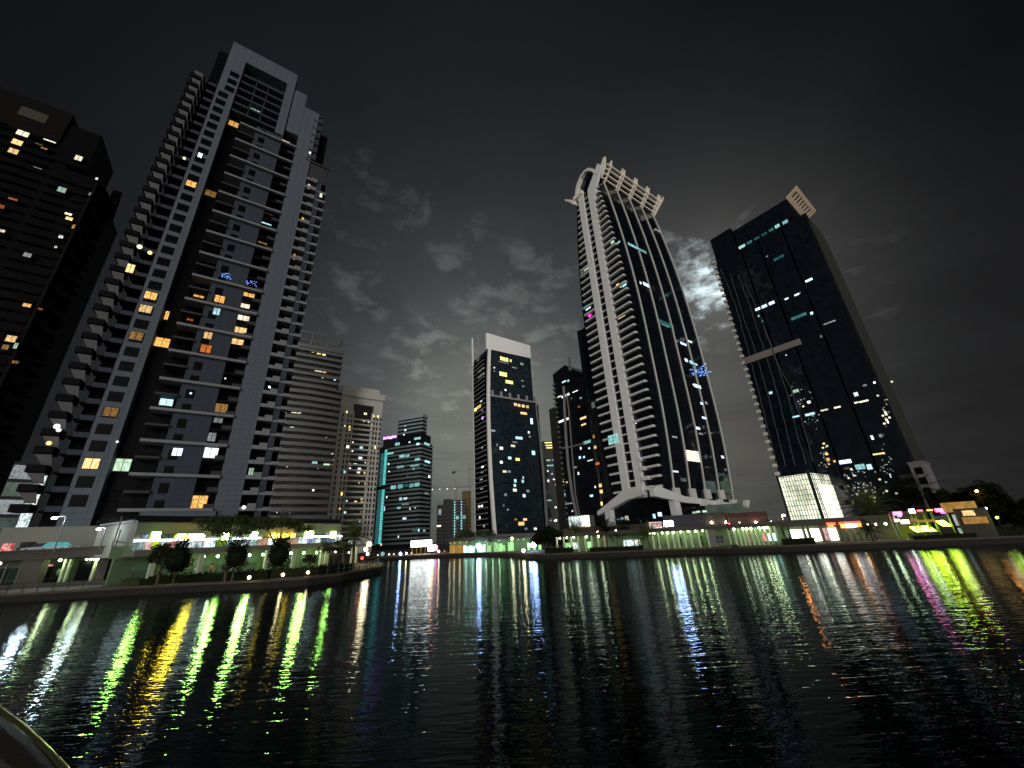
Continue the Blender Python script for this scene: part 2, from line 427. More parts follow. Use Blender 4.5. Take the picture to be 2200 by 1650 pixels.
#PART2
# ================================================================== SETTING: water, banks
def water_material():
    m = bpy.data.materials.new('lake_water'); m.use_nodes = True; MATS['lake_water'] = m
    n = NT(m.node_tree); b = n.n['Principled BSDF']
    tcn = n.new('ShaderNodeTexCoord'); co = tcn.outputs['Object']
    def layer(rot, sx, sy, scale, detail, rough):
        mp = n.new('ShaderNodeMapping'); n.l.new(co, mp.inputs[0])
        mp.inputs['Rotation'].default_value = (0, 0, R_(rot)); mp.inputs['Scale'].default_value = (sx, sy, 1)
        return n.noise(mp.outputs[0], scale, detail, rough, dist=.4)
    a = layer(8, .40, 1.3, .42, 2, .5)
    c = layer(5, .38, 1.6, 1.7, 2, .5)
    d = layer(-4, .45, 1.6, 5.0, 2, .5)
    h = n.m('ADD', n.m('MULTIPLY', a, .20), n.m('ADD', n.m('MULTIPLY', c, .18), n.m('MULTIPLY', d, .075)))
    calm = n.m('MULTIPLY_ADD', n.noise(co, .035, 3, .6), 1.3, .40)
    h = n.m('MULTIPLY', h, calm)
    bn = n.new('ShaderNodeBump'); bn.inputs['Strength'].default_value = 1.0; bn.inputs['Distance'].default_value = WAVE
    n.l.new(h, bn.inputs['Height'])
    n.n.remove(b); out = [q for q in n.n if q.type == 'OUTPUT_MATERIAL'][0]
    fr = n.new('ShaderNodeFresnel'); fr.inputs['IOR'].default_value = 1.28; n.l.new(bn.outputs[0], fr.inputs['Normal'])
    gl = n.new('ShaderNodeBsdfGlossy'); gl.inputs['Color'].default_value = (.60, .70, .74, 1); gl.inputs['Roughness'].default_value = .035; n.l.new(bn.outputs[0], gl.inputs['Normal'])
    df = n.new('ShaderNodeBsdfDiffuse'); df.inputs['Color'].default_value = (.0006, .0014, .0018, 1)
    mx = n.new('ShaderNodeMixShader'); n.l.new(n.m('MULTIPLY', n.m('POWER', fr.outputs[0], 1.4), 1.3, clamp=True), mx.inputs[0]); n.l.new(df.outputs[0], mx.inputs[1]); n.l.new(gl.outputs[0], mx.inputs[2])
    n.l.new(mx.outputs[0], out.inputs[0])
WAVE = .145
water_material()
w = MB(); w.quad([(-420, -80, 0), (420, -80, 0), (420, 260, 0), (-420, 260, 0)])
tag(w.build('water', 'lake_water'), 'dark rippled lake water with coloured light streaks', None, None, 'structure')

LEFT_Q = [(-400, 30), (-110, 44), (-75, 47.5), (-59, 49), (-47, 50.3), (-38, 50.3), (-30, 49.4), (-25.5, 50.6), (-23, 54.5), (-22.2, 60), (-22.0, 66), (-23.5, 72), (-29, 84), (-38, 101), (-46, 117)]
FAR_Q = [(-46, 117), (-34, 119), (-20, 116), (-10, 110), (-3, 99), (1, 88), (4, 80.5)]
RIGHT_Q = [(4, 80.5), (11, 77.5), (22, 73.3), (30, 70.2), (40, 65), (49, 61.8), (57, 59.6), (66, 57.2), (84, 54), (130, 47), (400, 20)]
def shore(): return LEFT_Q + FAR_Q[1:] + RIGHT_Q[1:]
QZ = .9
b = MB()
poly = shore() + [(900, 20), (900, 1500), (-900, 1500), (-900, 30)]
b.quad([(x, y, QZ - .02) for x, y in poly])
tag(b.build('ground', 'paving'), 'paved promenade and city ground round the lake', None, None, 'structure')
def quay(pts, label):
    b = MB(); n = len(pts)
    for i in range(n - 1):
        (x0, y0), (x1, y1) = pts[i], pts[i + 1]
        b.quad([(x0, y0, -1.2), (x1, y1, -1.2), (x1, y1, QZ - .18), (x0, y0, QZ - .18)])
    root = thing('quay_wall', label, 'wall', (0, 0, 0))
    b.build('wall', 'quay_stone', root)
    c = MB()
    for i in range(n - 1):
        p, q = Vector((*pts[i], 0)), Vector((*pts[i + 1], 0)); t = (q - p).normalized(); nn = Vector((-t.y, t.x, 0))
        a0, a1, b0, b1 = p - nn * .12, q - nn * .12, p + nn * .7, q + nn * .7
        z0, z1 = QZ - .18, QZ + .05
        c.quad([(a0.x, a0.y, z1), (a1.x, a1.y, z1), (b1.x, b1.y, z1), (b0.x, b0.y, z1)])
        c.quad([(a0.x, a0.y, z0), (a1.x, a1.y, z0), (a1.x, a1.y, z1), (a0.x, a0.y, z1)])
        c.quad([(a0.x, a0.y, z0), (b0.x, b0.y, z0), (b1.x, b1.y, z0), (a1.x, a1.y, z0)])
    c.build('coping', 'coping', root)
quay(LEFT_Q, 'dark stone quay wall curving round the left bank below the shops')
quay(FAR_Q, 'low quay wall along the far shore of the lake')
quay(RIGHT_Q, 'dark stone quay wall along the right bank below the colonnade')

# ================================================================== TOWER B: tall grey apartment tower on the left
FB = Frame((-57.2, 82.0), 34.9)
rB = FB.root('apartment_tower', 'tallest grey apartment tower with a portal frame on top and many amber lit windows', 'tower')
FH = 3.22
b = MB()
b.box(-25.4, -15.0, 2.6, 22, 0, 130); b.box(-15.0, 3.2, 1.9, 22, 0, 128); b.box(-28.2, -25.4, 3.0, 20, 0, 125); b.box(3.2, 5.0, 2.2, 20, 0, 110)
b.build('tower_wall', 'dark_wall', rB)
b = MB(); b.box(-21.3, -15.0, 2.4, 2.6, 10, 121); b.build('recess_glass', 'B_glass', rB)
# left pylon with its square windows
b = MB(); b.box(-25.4, -21.3, -.2, 3.2, 0, 146.5); b.build('pylon', 'grey_clad', rB)
wb = MB(); wb.box(-1.08, 1.08, -.035, .1, -1.02, 1.02, 0)
w0 = None
for k in range(38):
    z = 13.8 + FH * k
    if w0 is None: w0 = wb.build('window', 'window_dark', rB, loc=(-23.7, -.2, z))
    else: copy_part(w0, rB, (-23.7 + .02 * k * 0 + (.9 if k > 34 else 0), -.2, z))
# right pylon, the portal on top and the wing
b = MB(); b.box(-4.6, -.3, -.2, 3, 0, 134); b.box(-8.0, -4.6, .05, 3, 121, 139.8); b.build('pylon', 'grey_clad', rB)
b = MB(); b.box(-21.3, -8.3, -.2, 4, 140.4, 146.5); b.box(-10.4, -8.3, -.2, 4, 118, 140.4); b.build('portal_beam', 'grey_clad', rB)
b = MB(); b.box(-21.3, -10.4, 3.2, 12, 130, 140.4); b.build('roof_louvre', 'brown_louvre', rB)
b = MB(); b.box(-27.8, -25.6, .6, 12, 126, 141); b.build('plant_room', 'dark_wall', rB)
b = MB(); b.box(-.3, .95, .3, 3, 112, 133.6); b.box(-1.6, .95, -.1, .4, 133.2, 133.8); b.build('wing_wall', 'panel_clad', rB)
b = MB(); b.box(-.3, 4.8, .2, 3, 106, 112.6); b.box(-1.6, 5.0, -.2, 3, 112.6, 113.2); b.build('wing_block', 'dim_wall', rB)
# penthouse rows under the portal
for k in range(6):
    b = MB(); z = 119.6 + 3.1 * k
    b.box(-21.3, -10.4, .2, 2.6, z, z + .7); b.build('penthouse_slab', 'panel_clad', rB)
for x in (-17.6, -14.6):
    b = MB(); b.box(x - .12, x + .12, .5, 2.4, 120.3, 135); b.build('mullion', 'panel_clad', rB)
b = MB(); b.box(-21.3, -10.4, 2.2, 2.6, 120, 136); b.build('penthouse_glass', 'B_glass', rB)
# grey middle panel with windows
b = MB(); b.box(-15.0 + .1, -8.3, -.02, 1.9, 10, 118); 
pm = MB(); pm.box(-11.8 - 2.9, -8.3, 0, 1.9, 10, 117.5); pm.build('middle_panel', 'panel_clad', rB)
w1 = None
for k in range(33):
    z = 13.0 + FH * k
    if w1 is None: w1 = copy_part(w0, rB, (-12.95, -.02, z)); w1.scale = (.68, 1, .97); w1.name = 'window'
    else: copy_part(w1, rB, (-12.95, -.02, z))
# long slabs (every second floor) and short ones between
sl = MB(); sl.box(-18.3, -4.6, -.9, -.02, -.28, .28); sl.box(-18.3, -14.7, -.02, 2.4, -.28, .28)
ss = MB(); ss.box(-18.3, -14.7, -.75, 2.4, -.22, .22)
sr = MB(); sr.box(-8.3, -4.6, -.5, 1.9, -.22, .22)
s0 = t0 = u0 = None
for k in range(33):
    z = 12.19 + FH * k
    if k % 2 == 0:
        if s0 is None: s0 = sl.build('long_slab', 'slab_white', rB, loc=(0, 0, z))
        else: copy_part(s0, rB, (0, 0, z))
    else:
        if t0 is None: t0 = ss.build('short_slab', 'dim_wall', rB, loc=(0, 0, z))
        else: copy_part(t0, rB, (0, 0, z))
    if u0 is None: u0 = sr.build('balcony_slab', 'balcony_dark', rB, loc=(0, 0, z + .02))
    else: copy_part(u0, rB, (0, 0, z + .02))
# parapets of the middle-right balconies (small grey block to the right)
pb = MB(); pb.box(-6.3, -4.6, -.3, .0, .2, 1.15); p0 = None
for k in range(33):
    z = 12.19 + FH * k
    if p0 is None: p0 = pb.build('balcony_parapet', 'dim_wall', rB, loc=(0, 0, z))
    else: copy_part(p0, rB, (0, 0, z))
# right balconies, grey column, outer teeth
rb = MB(); rb.box(-.3, 2.55, -.35, 2.0, -.2, .2); rb.box(-.3, 2.55, -.35, -.2, .2, .62); rb.box(1.0, 2.5, -.1, 1.9, .2, 1.3)
r0 = None
for k in range(30):
    z = 12.19 + FH * k
    if r0 is None: r0 = rb.build('side_balcony', 'slab_white', rB, loc=(0, 0, z))
    else: copy_part(r0, rB, (0, 0, z))
for k in range(6):
    b = MB(); z = 114 + 3.22 * k; b.box(-1.4, 1.0, -.3, 1.5, z - .2, z + .35); b.box(-.2, .9, -.25, .2, z + .35, z + 1.2); b.build('wing_balcony', 'dim_wall', rB)
b = MB(); b.box(2.55, 3.75, .1, 2.2, 0, 106); b.build('column', 'panel_clad', rB)
tb = MB(); tb.box(3.75, 5.3, -.2, 2.2, -.2, .55); tb.box(2.45, 3.9, -.12, .1, -.2, .3); q0 = None
for k in range(29):
    z = 12.19 + FH * k
    if q0 is None: q0 = tb.build('corner_slab', 'slab_white', rB, loc=(0, 0, z))
    else: copy_part(q0, rB, (0, 0, z))
# left balconies: inner parapets beside the pylon and outer wedge-shaped trays
ib = MB(); ib.box(-27.3, -25.4, -.3, -.15, -.2, .75); ib.box(-28.4, -25.4, -.15, 2.9, -.2, .05, 1)
ob = MB(); ob.box(-31.3, -29.0, -.4, 2.6, -.2, 1.05, 1)
ob.quad([(-30.2, 1.4, 1.3), (-29.0, 1.4, 1.3), (-29.0, .0, 2.9), (-31.0, .0, 2.9)]); ob.quad([(-31.0, .0, 2.92), (-28.8, .0, 2.92), (-28.8, 2.6, 2.92), (-31.0, 2.6, 2.92)], 1)
i0 = o0 = None
for k in range(36):
    z = 12.19 + FH * k
    if i0 is None: i0 = ib.build('inner_balcony', ['panel_clad', 'balcony_dark'], rB, loc=(0, 0, z)); o0 = ob.build('corner_balcony', ['soffit_grey', 'balcony_dark'], rB, loc=(0, 0, z))
    else: copy_part(i0, rB, (0, 0, z)); copy_part(o0, rB, (0, 0, z))
# base of the tower
b = MB(); b.box(-31, -14.8, -.6, 2, 0, 9.6); b.box(-14.8, 5, -.6, 2, 0, 9.0); b.build('base_wall', 'podium', rB)
b = MB(); b.box(-15.2, -4, -.9, 0, 11.0, 12.0); b.box(-15.2, -14.6, -.9, 0, 9.6, 11.0); b.build('base_frame', 'grey_clad', rB)
# lit windows, where the photograph shows them: (x, y, width, height, material)
LB = [(502, 267, 2.2, 2.0, 'amber'), (614.5, 309, 2.4, 2.1, 'pale'), (430, 334, .9, 1.6, 'white'), (411, 395.5, 1.9, 1.8, 'amber'), (452.7, 416.5, 2.2, 1.9, 'amber_dim'),
      (588, 416.5, 2.2, 1.9, 'greenish'), (576, 453.6, 2.7, 2.0, 'amber'), (571, 475.5, 2.9, 2.0, 'cyan'), (565.5, 518, 2.1, 2.0, 'amber_dim'), (465.5, 510, 2.2, .4, 'pale'),
      (324, 635.5, 2.0, 1.8, 'amber'), (313, 664, 2.0, 1.8, 'warm'), (429, 631, 2.0, 2.2, 'amber'), (472, 643, 1.9, 1.9, 'amber'), (534.5, 630.5, 2.6, 2.1, 'amber'), (526, 654.5, 2.1, 2.0, 'pale'),
      (523, 681, 2.5, 2.1, 'pale'), (514.5, 706.5, 2.9, 2.2, 'warm'), (509, 731.5, 2.7, 2.2, 'warm'), (465.5, 669.5, 1.3, 1.8, 'cyan'), (447, 721, 1.5, 1.7, 'warm'),
      (442.5, 749.5, 1.9, 1.9, 'orange'), (348.4, 736, 2.5, 2.2, 'amber'), (358.5, 678, .7, 2.2, 'amber'), (409.5, 683, 1.2, 1.6, 'orange'), (293, 722, 2.0, 1.8, 'amber_dim'),
      (358.5, 860.5, 2.2, 2.3, 'cyan'), (474, 876, 2.5, 2.2, 'amber_dim'), (238, 885, 2.0, 1.8, 'amber_dim'), (196.5, 996, 2.1, 1.9, 'warm'), (381, 971, 1.6, 1.6, 'bluewhite'),
      (452, 973, 2.6, 2.2, 'white'), (263.6, 999, 2.3, 2.4, 'greenish'), (425.5, 1079, 2.9, 2.6, 'amber'), (469, 902, 1.6, 1.4, 'dimwhite'), (455, 939, 1.4, 1.9, 'dimwhite'),
      (539, 1015, .9, 1.9, 'greenish'), (663.5, 401, .7, 2.0, 'pale'), (650, 472.5, .6, 1.8, 'amber'), (632, 552, .6, 2.0, 'amber'), (689.5, 420, .7, 1.6, 'pale')]
for px, py, ww, hh, m in LB:
    y = -.22 if -25.4 < FB.on_y(px, py, -.2)[0] < -21.3 else -.06
    x, z = FB.on_y(px, py, y)
    if x < -15: y = -.22 if x < -21.3 else 2.2
    if -8.3 < x < -4.6 or x > -.3: y = 1.2 if x < 0 else -.02
    x, z = FB.on_y(px, py, y)
    win_y(rB, x, z, y, ww, hh, m)
x, z = FB.on_y(547, 238, 2.0); win_y(rB, x, z, 2.0, 2.6, 1.7, 'greenish', 3)
# small lamps and glints on the balconies, two windows full of blue fairy lights
def glint(root, fr, px, py, y, r, m, name='lamp'):
    x, z = fr.on_y(px, py, y); b = MB(); b.ball((x, y, z), r, 6, 4); return b.build(name, m, root)
for px, py, r, m in [(396, 340, .35, 'pale'), (322, 543, .42, 'gold'), (666, 328, .3, 'white'), (122, 916, .45, 'white'), (126, 924, .35, 'white'), (105, 952, .4, 'warm'), (579, 832, .25, 'white'), (578, 830, .2, 'white'),
                     (524, 1090, .4, 'white'), (484, 813, .2, 'white'), (410, 845, .22, 'bluewhite'), (300, 530, .5, 'pale'), (252, 949, .2, 'white')]:
    glint(rB, FB, px, py, -.5, r, m)
x, z = FB.on_y(280, 577, .2); win_y(rB, x, z, .2, 1.3, 2.2, 'warm')
for px, py, ww in [(487, 592, 1.9), (541, 609, 2.4)]:
    x, z = FB.on_y(px, py, -.25); b = MB()
    for k in range(26):
        b.ball((x + random.uniform(-ww / 2, ww / 2), -.25, z + random.uniform(-.8, .8)), .075, 5, 3)
    b.build('fairy_lights', 'blue', rB)

# ================================================================== TOWER A: dark apartment tower at the left edge
FA = Frame(polar(-56, 164), 35)
rA = FA.root('apartment_tower', 'very dark apartment tower at the left edge with scattered warm windows', 'tower')
b = MB(); b.box(-46, 0, 1.4, 30, 0, 124); b.box(-46, -8, 1.6, 26, 124, 134); b.build('tower_wall', 'dark_wall', rA)
b = MB(); b.box(-46, -11.5, .2, 5, 135.5, 146.5); b.box(-46, -11.5, .3, 20, 133, 135.5); b.build('roof_parapet', 'A_clad', rA)
b = MB(); b.box(-22, -16, .05, .25, 138.2, 142); b.build('roof_louvre', 'brown_louvre', rA)
b = MB(); b.box(-11.5, -3.6, 1.0, 18, 126, 142.5); b.build('plant_room', 'dark_wall', rA)
sl = MB(); sl.box(-46, -11.2, .2, 1.4, -.2, .2); sl.box(-36, -28, .0, .3, .2, 1.1); sl.box(-22, -15, .0, .3, .2, 1.1)
sl2 = MB(); sl2.box(-9.5, -4.5, .3, 1.4, -.2, .25); sl2.box(-3.6, -.5, .5, 1.4, -.2, .9)
a0 = None
for k in range(39):
    z = 9.5 + 3.22 * k
    if z > 132: break
    if a0 is None: a0 = sl.build('floor_slab', 'A_slab', rA, loc=(0, 0, z)); a1 = sl2.build('corner_slab', 'A_slab', rA, loc=(0, 0, z))
    else:
        copy_part(a0, rA, (0, 0, z))
        if z < 122: copy_part(a1, rA, (0, 0, z))
# its side facade: pale corner frame and slanted blades
b = MB(); b.box(-.2, .5, .6, 1.6, 0, 124); b.build('corner_post', 'A_clad', rA)
fb = MB(); fb.prism([(2.5, -3.0), (4.2, -3.0), (5.5, 2.8), (4.6, 3.2)], 0, .6, 'x'); fb.box(0, 1.4, 4.5, 15, 1.2, 1.6)
f0 = None
for k in range(19):
    z = 12 + 6.1 * k
    if f0 is None: f0 = fb.build('side_blade', 'A_slab', rA, loc=(.2, 0, z))
    else: copy_part(f0, rA, (.2, 0, z))
b = MB(); b.prism([(12.0, 121), (13.2, 131), (15.2, 119)], 0, 2.5, 'x'); b.build('roof_blade', 'A_clad', rA)
st = MB(); st.box(-.1, 1.2, 12.5, 15.5, 0, .8); g0 = None
for k in range(30):
    if g0 is None: g0 = st.build('side_balcony', 'A_slab', rA, loc=(0, 0, 20 + 3.3 * k))
    else: copy_part(g0, rA, (0, 0, 20 + 3.3 * k))
for px, py, ww, hh, m in [(49, 287, 3.6, 2.6, 'pale'), (37, 306, 3.0, 2.6, 'warm'), (29, 325, 2.8, 2.5, 'warm'), (107, 303, 4.0, .7, 'pale'), (95, 319, 2.0, .6, 'amber'), (169, 340, 2.4, 2.6, 'pale'),
                         (133, 408, 2.6, 2.5, 'greenish'), (208, 384, .8, 1.2, 'white'), (28, 428, 2.6, .9, 'orange'), (3, 444, 1.6, 1.6, 'orange'), (147, 460, 2.2, 1.0, 'pale'), (149, 470, 2.2, 1.5, 'warm'), (158, 487, .8, 2.0, 'amber'),
                         (131, 509, 1.4, 1.4, 'white'), (193, 417, .7, 1.6, 'dimwhite'), (59, 548, 2.2, 1.8, 'dimwhite'), (120, 531, .8, 1.0, 'pale'), (58, 656, 2.2, 1.4, 'amber'), (87, 664, 1.2, .8, 'orange'), (24, 728, 2.6, 2.4, 'warm'), (12, 746, 1.6, 1.8, 'amber_dim'),
                         (34, 743, 1.0, 2.2, 'greenish'), (33, 778, 1.6, 1.0, 'amber_dim'), (3, 496, 2.0, 1.2, 'pale'), (84, 310, 2.2, .5, 'amber_dim'), (81, 361, 2.6, .4, 'dimwhite')]:
    x, z = FA.on_y(px, py, -.02); win_y(rA, x, z, -.02, ww * .72, hh * .8, m)
#PART3
def lit(root, fr, axis, d, items, cols=None, name='lit_window'):
    """lit windows of a facade plane, measured from the photograph: (px, py, width px, height px, material)"""
    f = fr.on_y if axis == 'y' else fr.on_x
    for px, py, wp, hp, m in items:
        dd = d(f(px, py, 0)[1]) if callable(d) else d
        a0, _ = f(px - wp / 2, py, dd); a1, _ = f(px + wp / 2, py, dd); c, z = f(px, py, dd)
        z0 = f(px, py + hp / 2, dd)[1]; z1 = f(px, py - hp / 2, dd)[1]
        w, h = max(abs(a1 - a0), .5), max(abs(z1 - z0), .4)
        n = cols or max(1, min(6, int(w / 1.7)))
        (win_y if axis == 'y' else win_x)(root, *((c, z, dd, w, h, m, n) if axis == 'y' else (c, z, dd, w, h, m, n)), name=name, transom=False)

# ================================================================== TOWER C: curved tower with horizontal bands
FC = Frame(polar(-25.3, 205), 33)
rC = FC.root('banded_tower', 'grey tower with continuous curved horizontal bands and an open frame on its roof', 'tower')
def c_outline(x0, x1, bow, y1=16, n=9, d=0.0):
    pts = []
    for k in range(n + 1):
        t = k / n; x = x0 + (x1 - x0) * t
        pts.append((x, d + bow * (2 * t - 1) ** 2))
    return pts + [(x1, y1), (x0, y1)]
b = MB(); b.prism(c_outline(-34, -.6, 2.2, d=.9), 0, 80); b.prism(c_outline(-34, -2.6, .6, d=.9), 80, 101)
b.build('ribbon_glass', 'C_glass', rC)
k = 0; z = 10.0
while z < 101:
    lo = z < 80
    b = MB(); b.prism(c_outline(-34.3, -.2 if lo else -2.3, 2.2 if lo else .6), z, z + (1.75 if lo else 1.45)); b.build('band', 'C_band', rC)
    z += 3.28
b = MB(); b.prism(c_outline(-34.3, -2.3, .6), 100.4, 102.2); b.build('roof_edge', 'C_band', rC)
b = MB()
for x in (-25.5, -18.2, -10.8, -3.4):
    b.box(x - .2, x + .2, .9, 1.3, 102.2, 110); b.box(x - .2, x + .2, 10, 10.4, 102.2, 110)
b.box(-34, -3.2, .9, 1.3, 109.4, 110); b.box(-34, -3.2, 10, 10.4, 109.4, 110); b.box(-3.6, -3.2, 1.3, 10, 109.4, 110)
b.build('roof_frame', 'C_band', rC)
lit(rC, FC, 'y', .85, [(672, 755, 6, 5, 'gold'), (685, 759, 9, 5, 'gold'), (696, 762, 8, 4, 'gold'), (684, 797, 16, 4, 'pale'), (697, 800, 8, 2.5, 'warm'), (693, 811, 3, 3, 'cyan'), (706, 812, 16, 2.5, 'greenish'), (719, 816, 5, 3.5, 'cyan'),
    (613, 885, 5, 4, 'pale'), (636, 887, 20, 1.8, 'pale'), (645, 886, 4, 4, 'warm'), (627, 919, 9, 5, 'cyan'), (676, 994, 12, 5, 'teal'), (702, 998, 14, 4, 'greenish'), (714, 999, 6, 4, 'amber_dim'), (673, 1053, 5, 5, 'pale'), (649, 1078, 4, 4, 'dimwhite'),
    (714, 975, 4, 3, 'pale'), (617, 1002, 3, 3, 'pale'), (625, 956, 3, 2, 'white'), (670, 982, 3, 2.5, 'pale'), (701, 940, 3, 4, 'dimwhite'), (605, 1026, 2, 3, 'white'), (617, 1027, 3, 2, 'dimwhite'), (587, 1049, 3, 2.5, 'white'), (595, 1101, 2, 2, 'white'), (605, 1101, 2.5, 2, 'dimwhite'), (622, 1102, 5, 2, 'dimwhite'), (668, 1092, 3, 2.5, 'dimwhite'), (683, 1007, 2, 2, 'dimwhite'), (716, 988, 2, 4, 'dimwhite')], cols=1)
glint(rC, FC, 646, 700, .6, .55, 'gold', 'roof_lamp')

# ================================================================== TOWER D: pale stone tower
FD = Frame(polar(-20, 230), 36)
rD = FD.root('stone_tower', 'pale beige tower with a flat overhanging cap and narrow rows of window slots', 'tower')
b = MB(); b.box(-22.5, -15.3, 0, 18, 0, 84); b.box(-4.0, 1.0, 0, 18, 0, 84); b.box(-15.3, -4.0, .7, 18, 0, 76); b.box(-15.3, -4.0, 0, 18, 80, 84)
b.build('tower_wall', 'D_clad', rD)
b = MB(); b.box(-25.8, 1.6, -1.4, 20, 84, 87.6); b.build('roof_cap', 'D_clad', rD)
b = MB(); b.box(-22.5, -1.2, 1, 16, 87.6, 91); b.build('plant_room', 'D_clad', rD)
b = MB(); b.box(-14.4, -5.0, .55, .7, 4, 79.6); b.build('recess_glass', 'C_glass', rD)
b = MB(); b.box(-14.2, -5.2, .3, .55, 79.7, 80.4); b.build('roof_louvre', 'brown_louvre', rD)
sb = MB(); sb.box(-15.3, -4.0, -.25, .6, 0, .95); d0 = None
slot = MB(); slot.box(-.45, .45, -.05, .1, 0, 1.9); s0 = None
for k in range(25):
    z = 5 + 2.85 * k
    if z > 72: break
    if d0 is None: d0 = sb.build('balcony_slab', 'D_clad', rD, loc=(0, 0, z))
    else: copy_part(d0, rD, (0, 0, z))
    for x in (-20.6, -17.6, -15.9, -3.2, -1.6, .4):
        if s0 is None: s0 = slot.build('window', 'C_glass', rD, loc=(x, 0, z + 1))
        elif k % 1 == 0 and k >= 8: copy_part(s0, rD, (x, 0, z + 1))
b = MB()
for k in range(1, 8):
    for x in (-20.6, -17.6, -15.9, -3.2, -1.6, .4): b.box(x - .45, x + .45, -.05, .1, 6 + 2.85 * k, 7.9 + 2.85 * k)
o = b.build('window', 'C_glass', rD); o['kind'] = 'stuff'
lit(rD, FD, 'y', -.12, [(785, 889, 7, 5, 'pale'), (782, 904, 5, 4, 'pale'), (792, 906, 4, 5, 'pale'), (745, 885, 3, 5, 'gold'), (803, 894, 3.5, 5, 'gold'), (812, 895, 3.5, 5, 'gold'), (751, 917, 3.5, 4, 'gold'), (751, 923, 4.5, 4, 'warm'), (741, 915, 3, 4, 'gold'), (799, 915, 3, 5, 'pale'),
    (747, 960, 6, 6, 'white'), (776, 962, 7, 6, 'cyan'), (788, 956, 3, 4, 'warm'), (777, 956, 6, 2.5, 'warm'), (774, 984, 8, 5, 'white'), (757, 969, 3, 3.5, 'white'), (763, 998, 8, 5, 'cyan'), (752, 998, 4, 5, 'pale'), (772, 1007, 7, 4, 'white'), (770, 1015, 7, 4.5, 'pale'), (783, 1016, 4.5, 5, 'warm'),
    (740, 1014, 5, 6, 'cyan'), (734, 1061, 4.5, 7, 'gold'), (777, 1072, 5, 5, 'warm'), (777, 1079, 5, 4, 'amber'), (764, 1078, 6, 4, 'warm'), (745, 1076, 3, 4, 'white'), (730, 1093, 4, 5, 'amber'), (741, 1102, 5, 7, 'cyan'), (773, 1119, 4, 7, 'cyan'), (755, 1091, 5, 4, 'amber_dim'), (806, 961, 2.5, 7, 'gold'), (784, 1039, 3, 4, 'warm'),
    (771, 1038, 2.5, 3, 'warm'), (785, 994, 2.5, 3, 'pale'), (792, 985, 3, 3.5, 'amber_dim'), (758, 950, 3, 4, 'pale'), (801, 927, 2.5, 6, 'amber_dim'), (752, 1006, 4, 3, 'white'), (775, 1100, 3, 4, 'amber_dim')], cols=1)

# ================================================================== TOWER E: teal-lit tower
FE = Frame(polar(-13.9, 300), 70)
rE = FE.root('teal_tower', 'dark banded tower with a bright teal light strip up its left edge', 'tower')
yl = FE.on_x(806, 1100)[0]
xr, xt = FE.on_y(928, 1000)[0], FE.on_y(917, 900, .6)[0]
b = MB(); b.box(0, xr, 0, yl, 0, 77); b.box(1, xt, .6, FE.on_x(856, 900, 1)[0], 77, 98); b.box(1, 14, 1, FE.on_x(852, 945, 1)[0], 77, 84)
b.build('tower_glass', 'E_glass', rE)
z = 4.0
while z < 77:
    b = MB(); b.box(-.5, xr + .4, -.5, yl - 6.5, z, z + 1.3); b.build('band', 'E_band', rE); z += 3.05
ya, yb = .2, FE.on_x(856, 915, 1)[0]
z = 85.5
while z < 97:
    b = MB(); b.box(.6, xt + .3, ya, yb, z, z + 1.3); b.build('band', 'E_band', rE); z += 3.05
b = MB(); b.box(.4, xt + .5, ya - .2, yb + .2, 97, 99.5); b.build('roof_parapet', 'E_band', rE)
b = MB(); ys0, ys1 = FE.on_x(813, 1160, -.5)[0], FE.on_x(818.5, 1160, -.5)[0]
z = 5.0
while z < 74:
    if not 43.5 < z < 46: b.box(-.6, -.3, ys1, ys0, z, z + 1.3)
    z += 1.62
b.build('light_strip', 'teal_strip', rE)
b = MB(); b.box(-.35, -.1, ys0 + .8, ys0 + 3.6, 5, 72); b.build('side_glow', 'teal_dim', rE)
b = MB(); b.box(-.7, 1, ys1 - 1, yl + .3, 43.6, 46.2); b.box(-.5, 1, ys1 - 1, yl, 72, 76.6); b.build('belt', 'dim_wall', rE)
lit(rE, FE, 'x', -.55, [(854, 954, 10, 6, 'teal'), (839, 974, 13, 4.5, 'teal'), (864, 980, 12, 6, 'teal'), (876, 979, 8, 6, 'teal'), (860, 1003, 15, 5.5, 'teal'), (897, 942, 14, 5, 'teal'), (898, 954, 7, 5, 'cyan'), (897, 987, 11, 5.5, 'teal'), (891, 1000, 20, 4.5, 'teal'), (889, 1007, 4, 5, 'teal'),
    (845, 1047, 11, 8, 'teal'), (860, 1045, 11, 9, 'teal'), (873, 1043, 9, 6, 'teal_dim'), (884, 1043, 9, 8, 'teal'), (896, 1041, 11, 8, 'teal'), (861, 1072, 6, 7, 'teal'), (871, 1071, 8, 5, 'cyan'), (871, 1083, 16, 4, 'dimwhite'), (857, 1091, 8, 5, 'teal'), (869, 1114, 8, 5, 'bluewhite'),
    (892, 1139, 12, 5, 'teal_dim'), (900, 1139, 3, 6, 'cyan'), (895, 1165, 7, 4, 'bluewhite'), (871, 915, 6, 3, 'dimwhite'), (871, 924, 4, 4, 'white'), (868, 934, 3, 3, 'white'), (880, 950, 4, 3, 'white'), (835, 997, 3, 4, 'white'), (836, 1013, 3, 3, 'white'), (876, 1024, 2, 4, 'dimwhite'), (826, 1093, 2, 10, 'bluewhite'),
    (881, 1093, 2, 5, 'white'), (892, 1091, 2, 3, 'white'), (856, 1153, 2, 5, 'white'), (819, 1170, 3, 5, 'warm'), (831, 1068, 2, 5, 'white'), (840, 941, 5, 4, 'white')], cols=2)
lit(rE, FE, 'y', -.55, [(917, 954, 12, 5, 'teal'), (918, 992, 11, 5, 'cyan'), (922, 1024, 4, 5, 'white'), (916, 1060, 8, 4, 'dimwhite'), (913, 1000, 7, 3, 'teal_dim'), (911, 1140, 5, 5, 'teal')], cols=3)
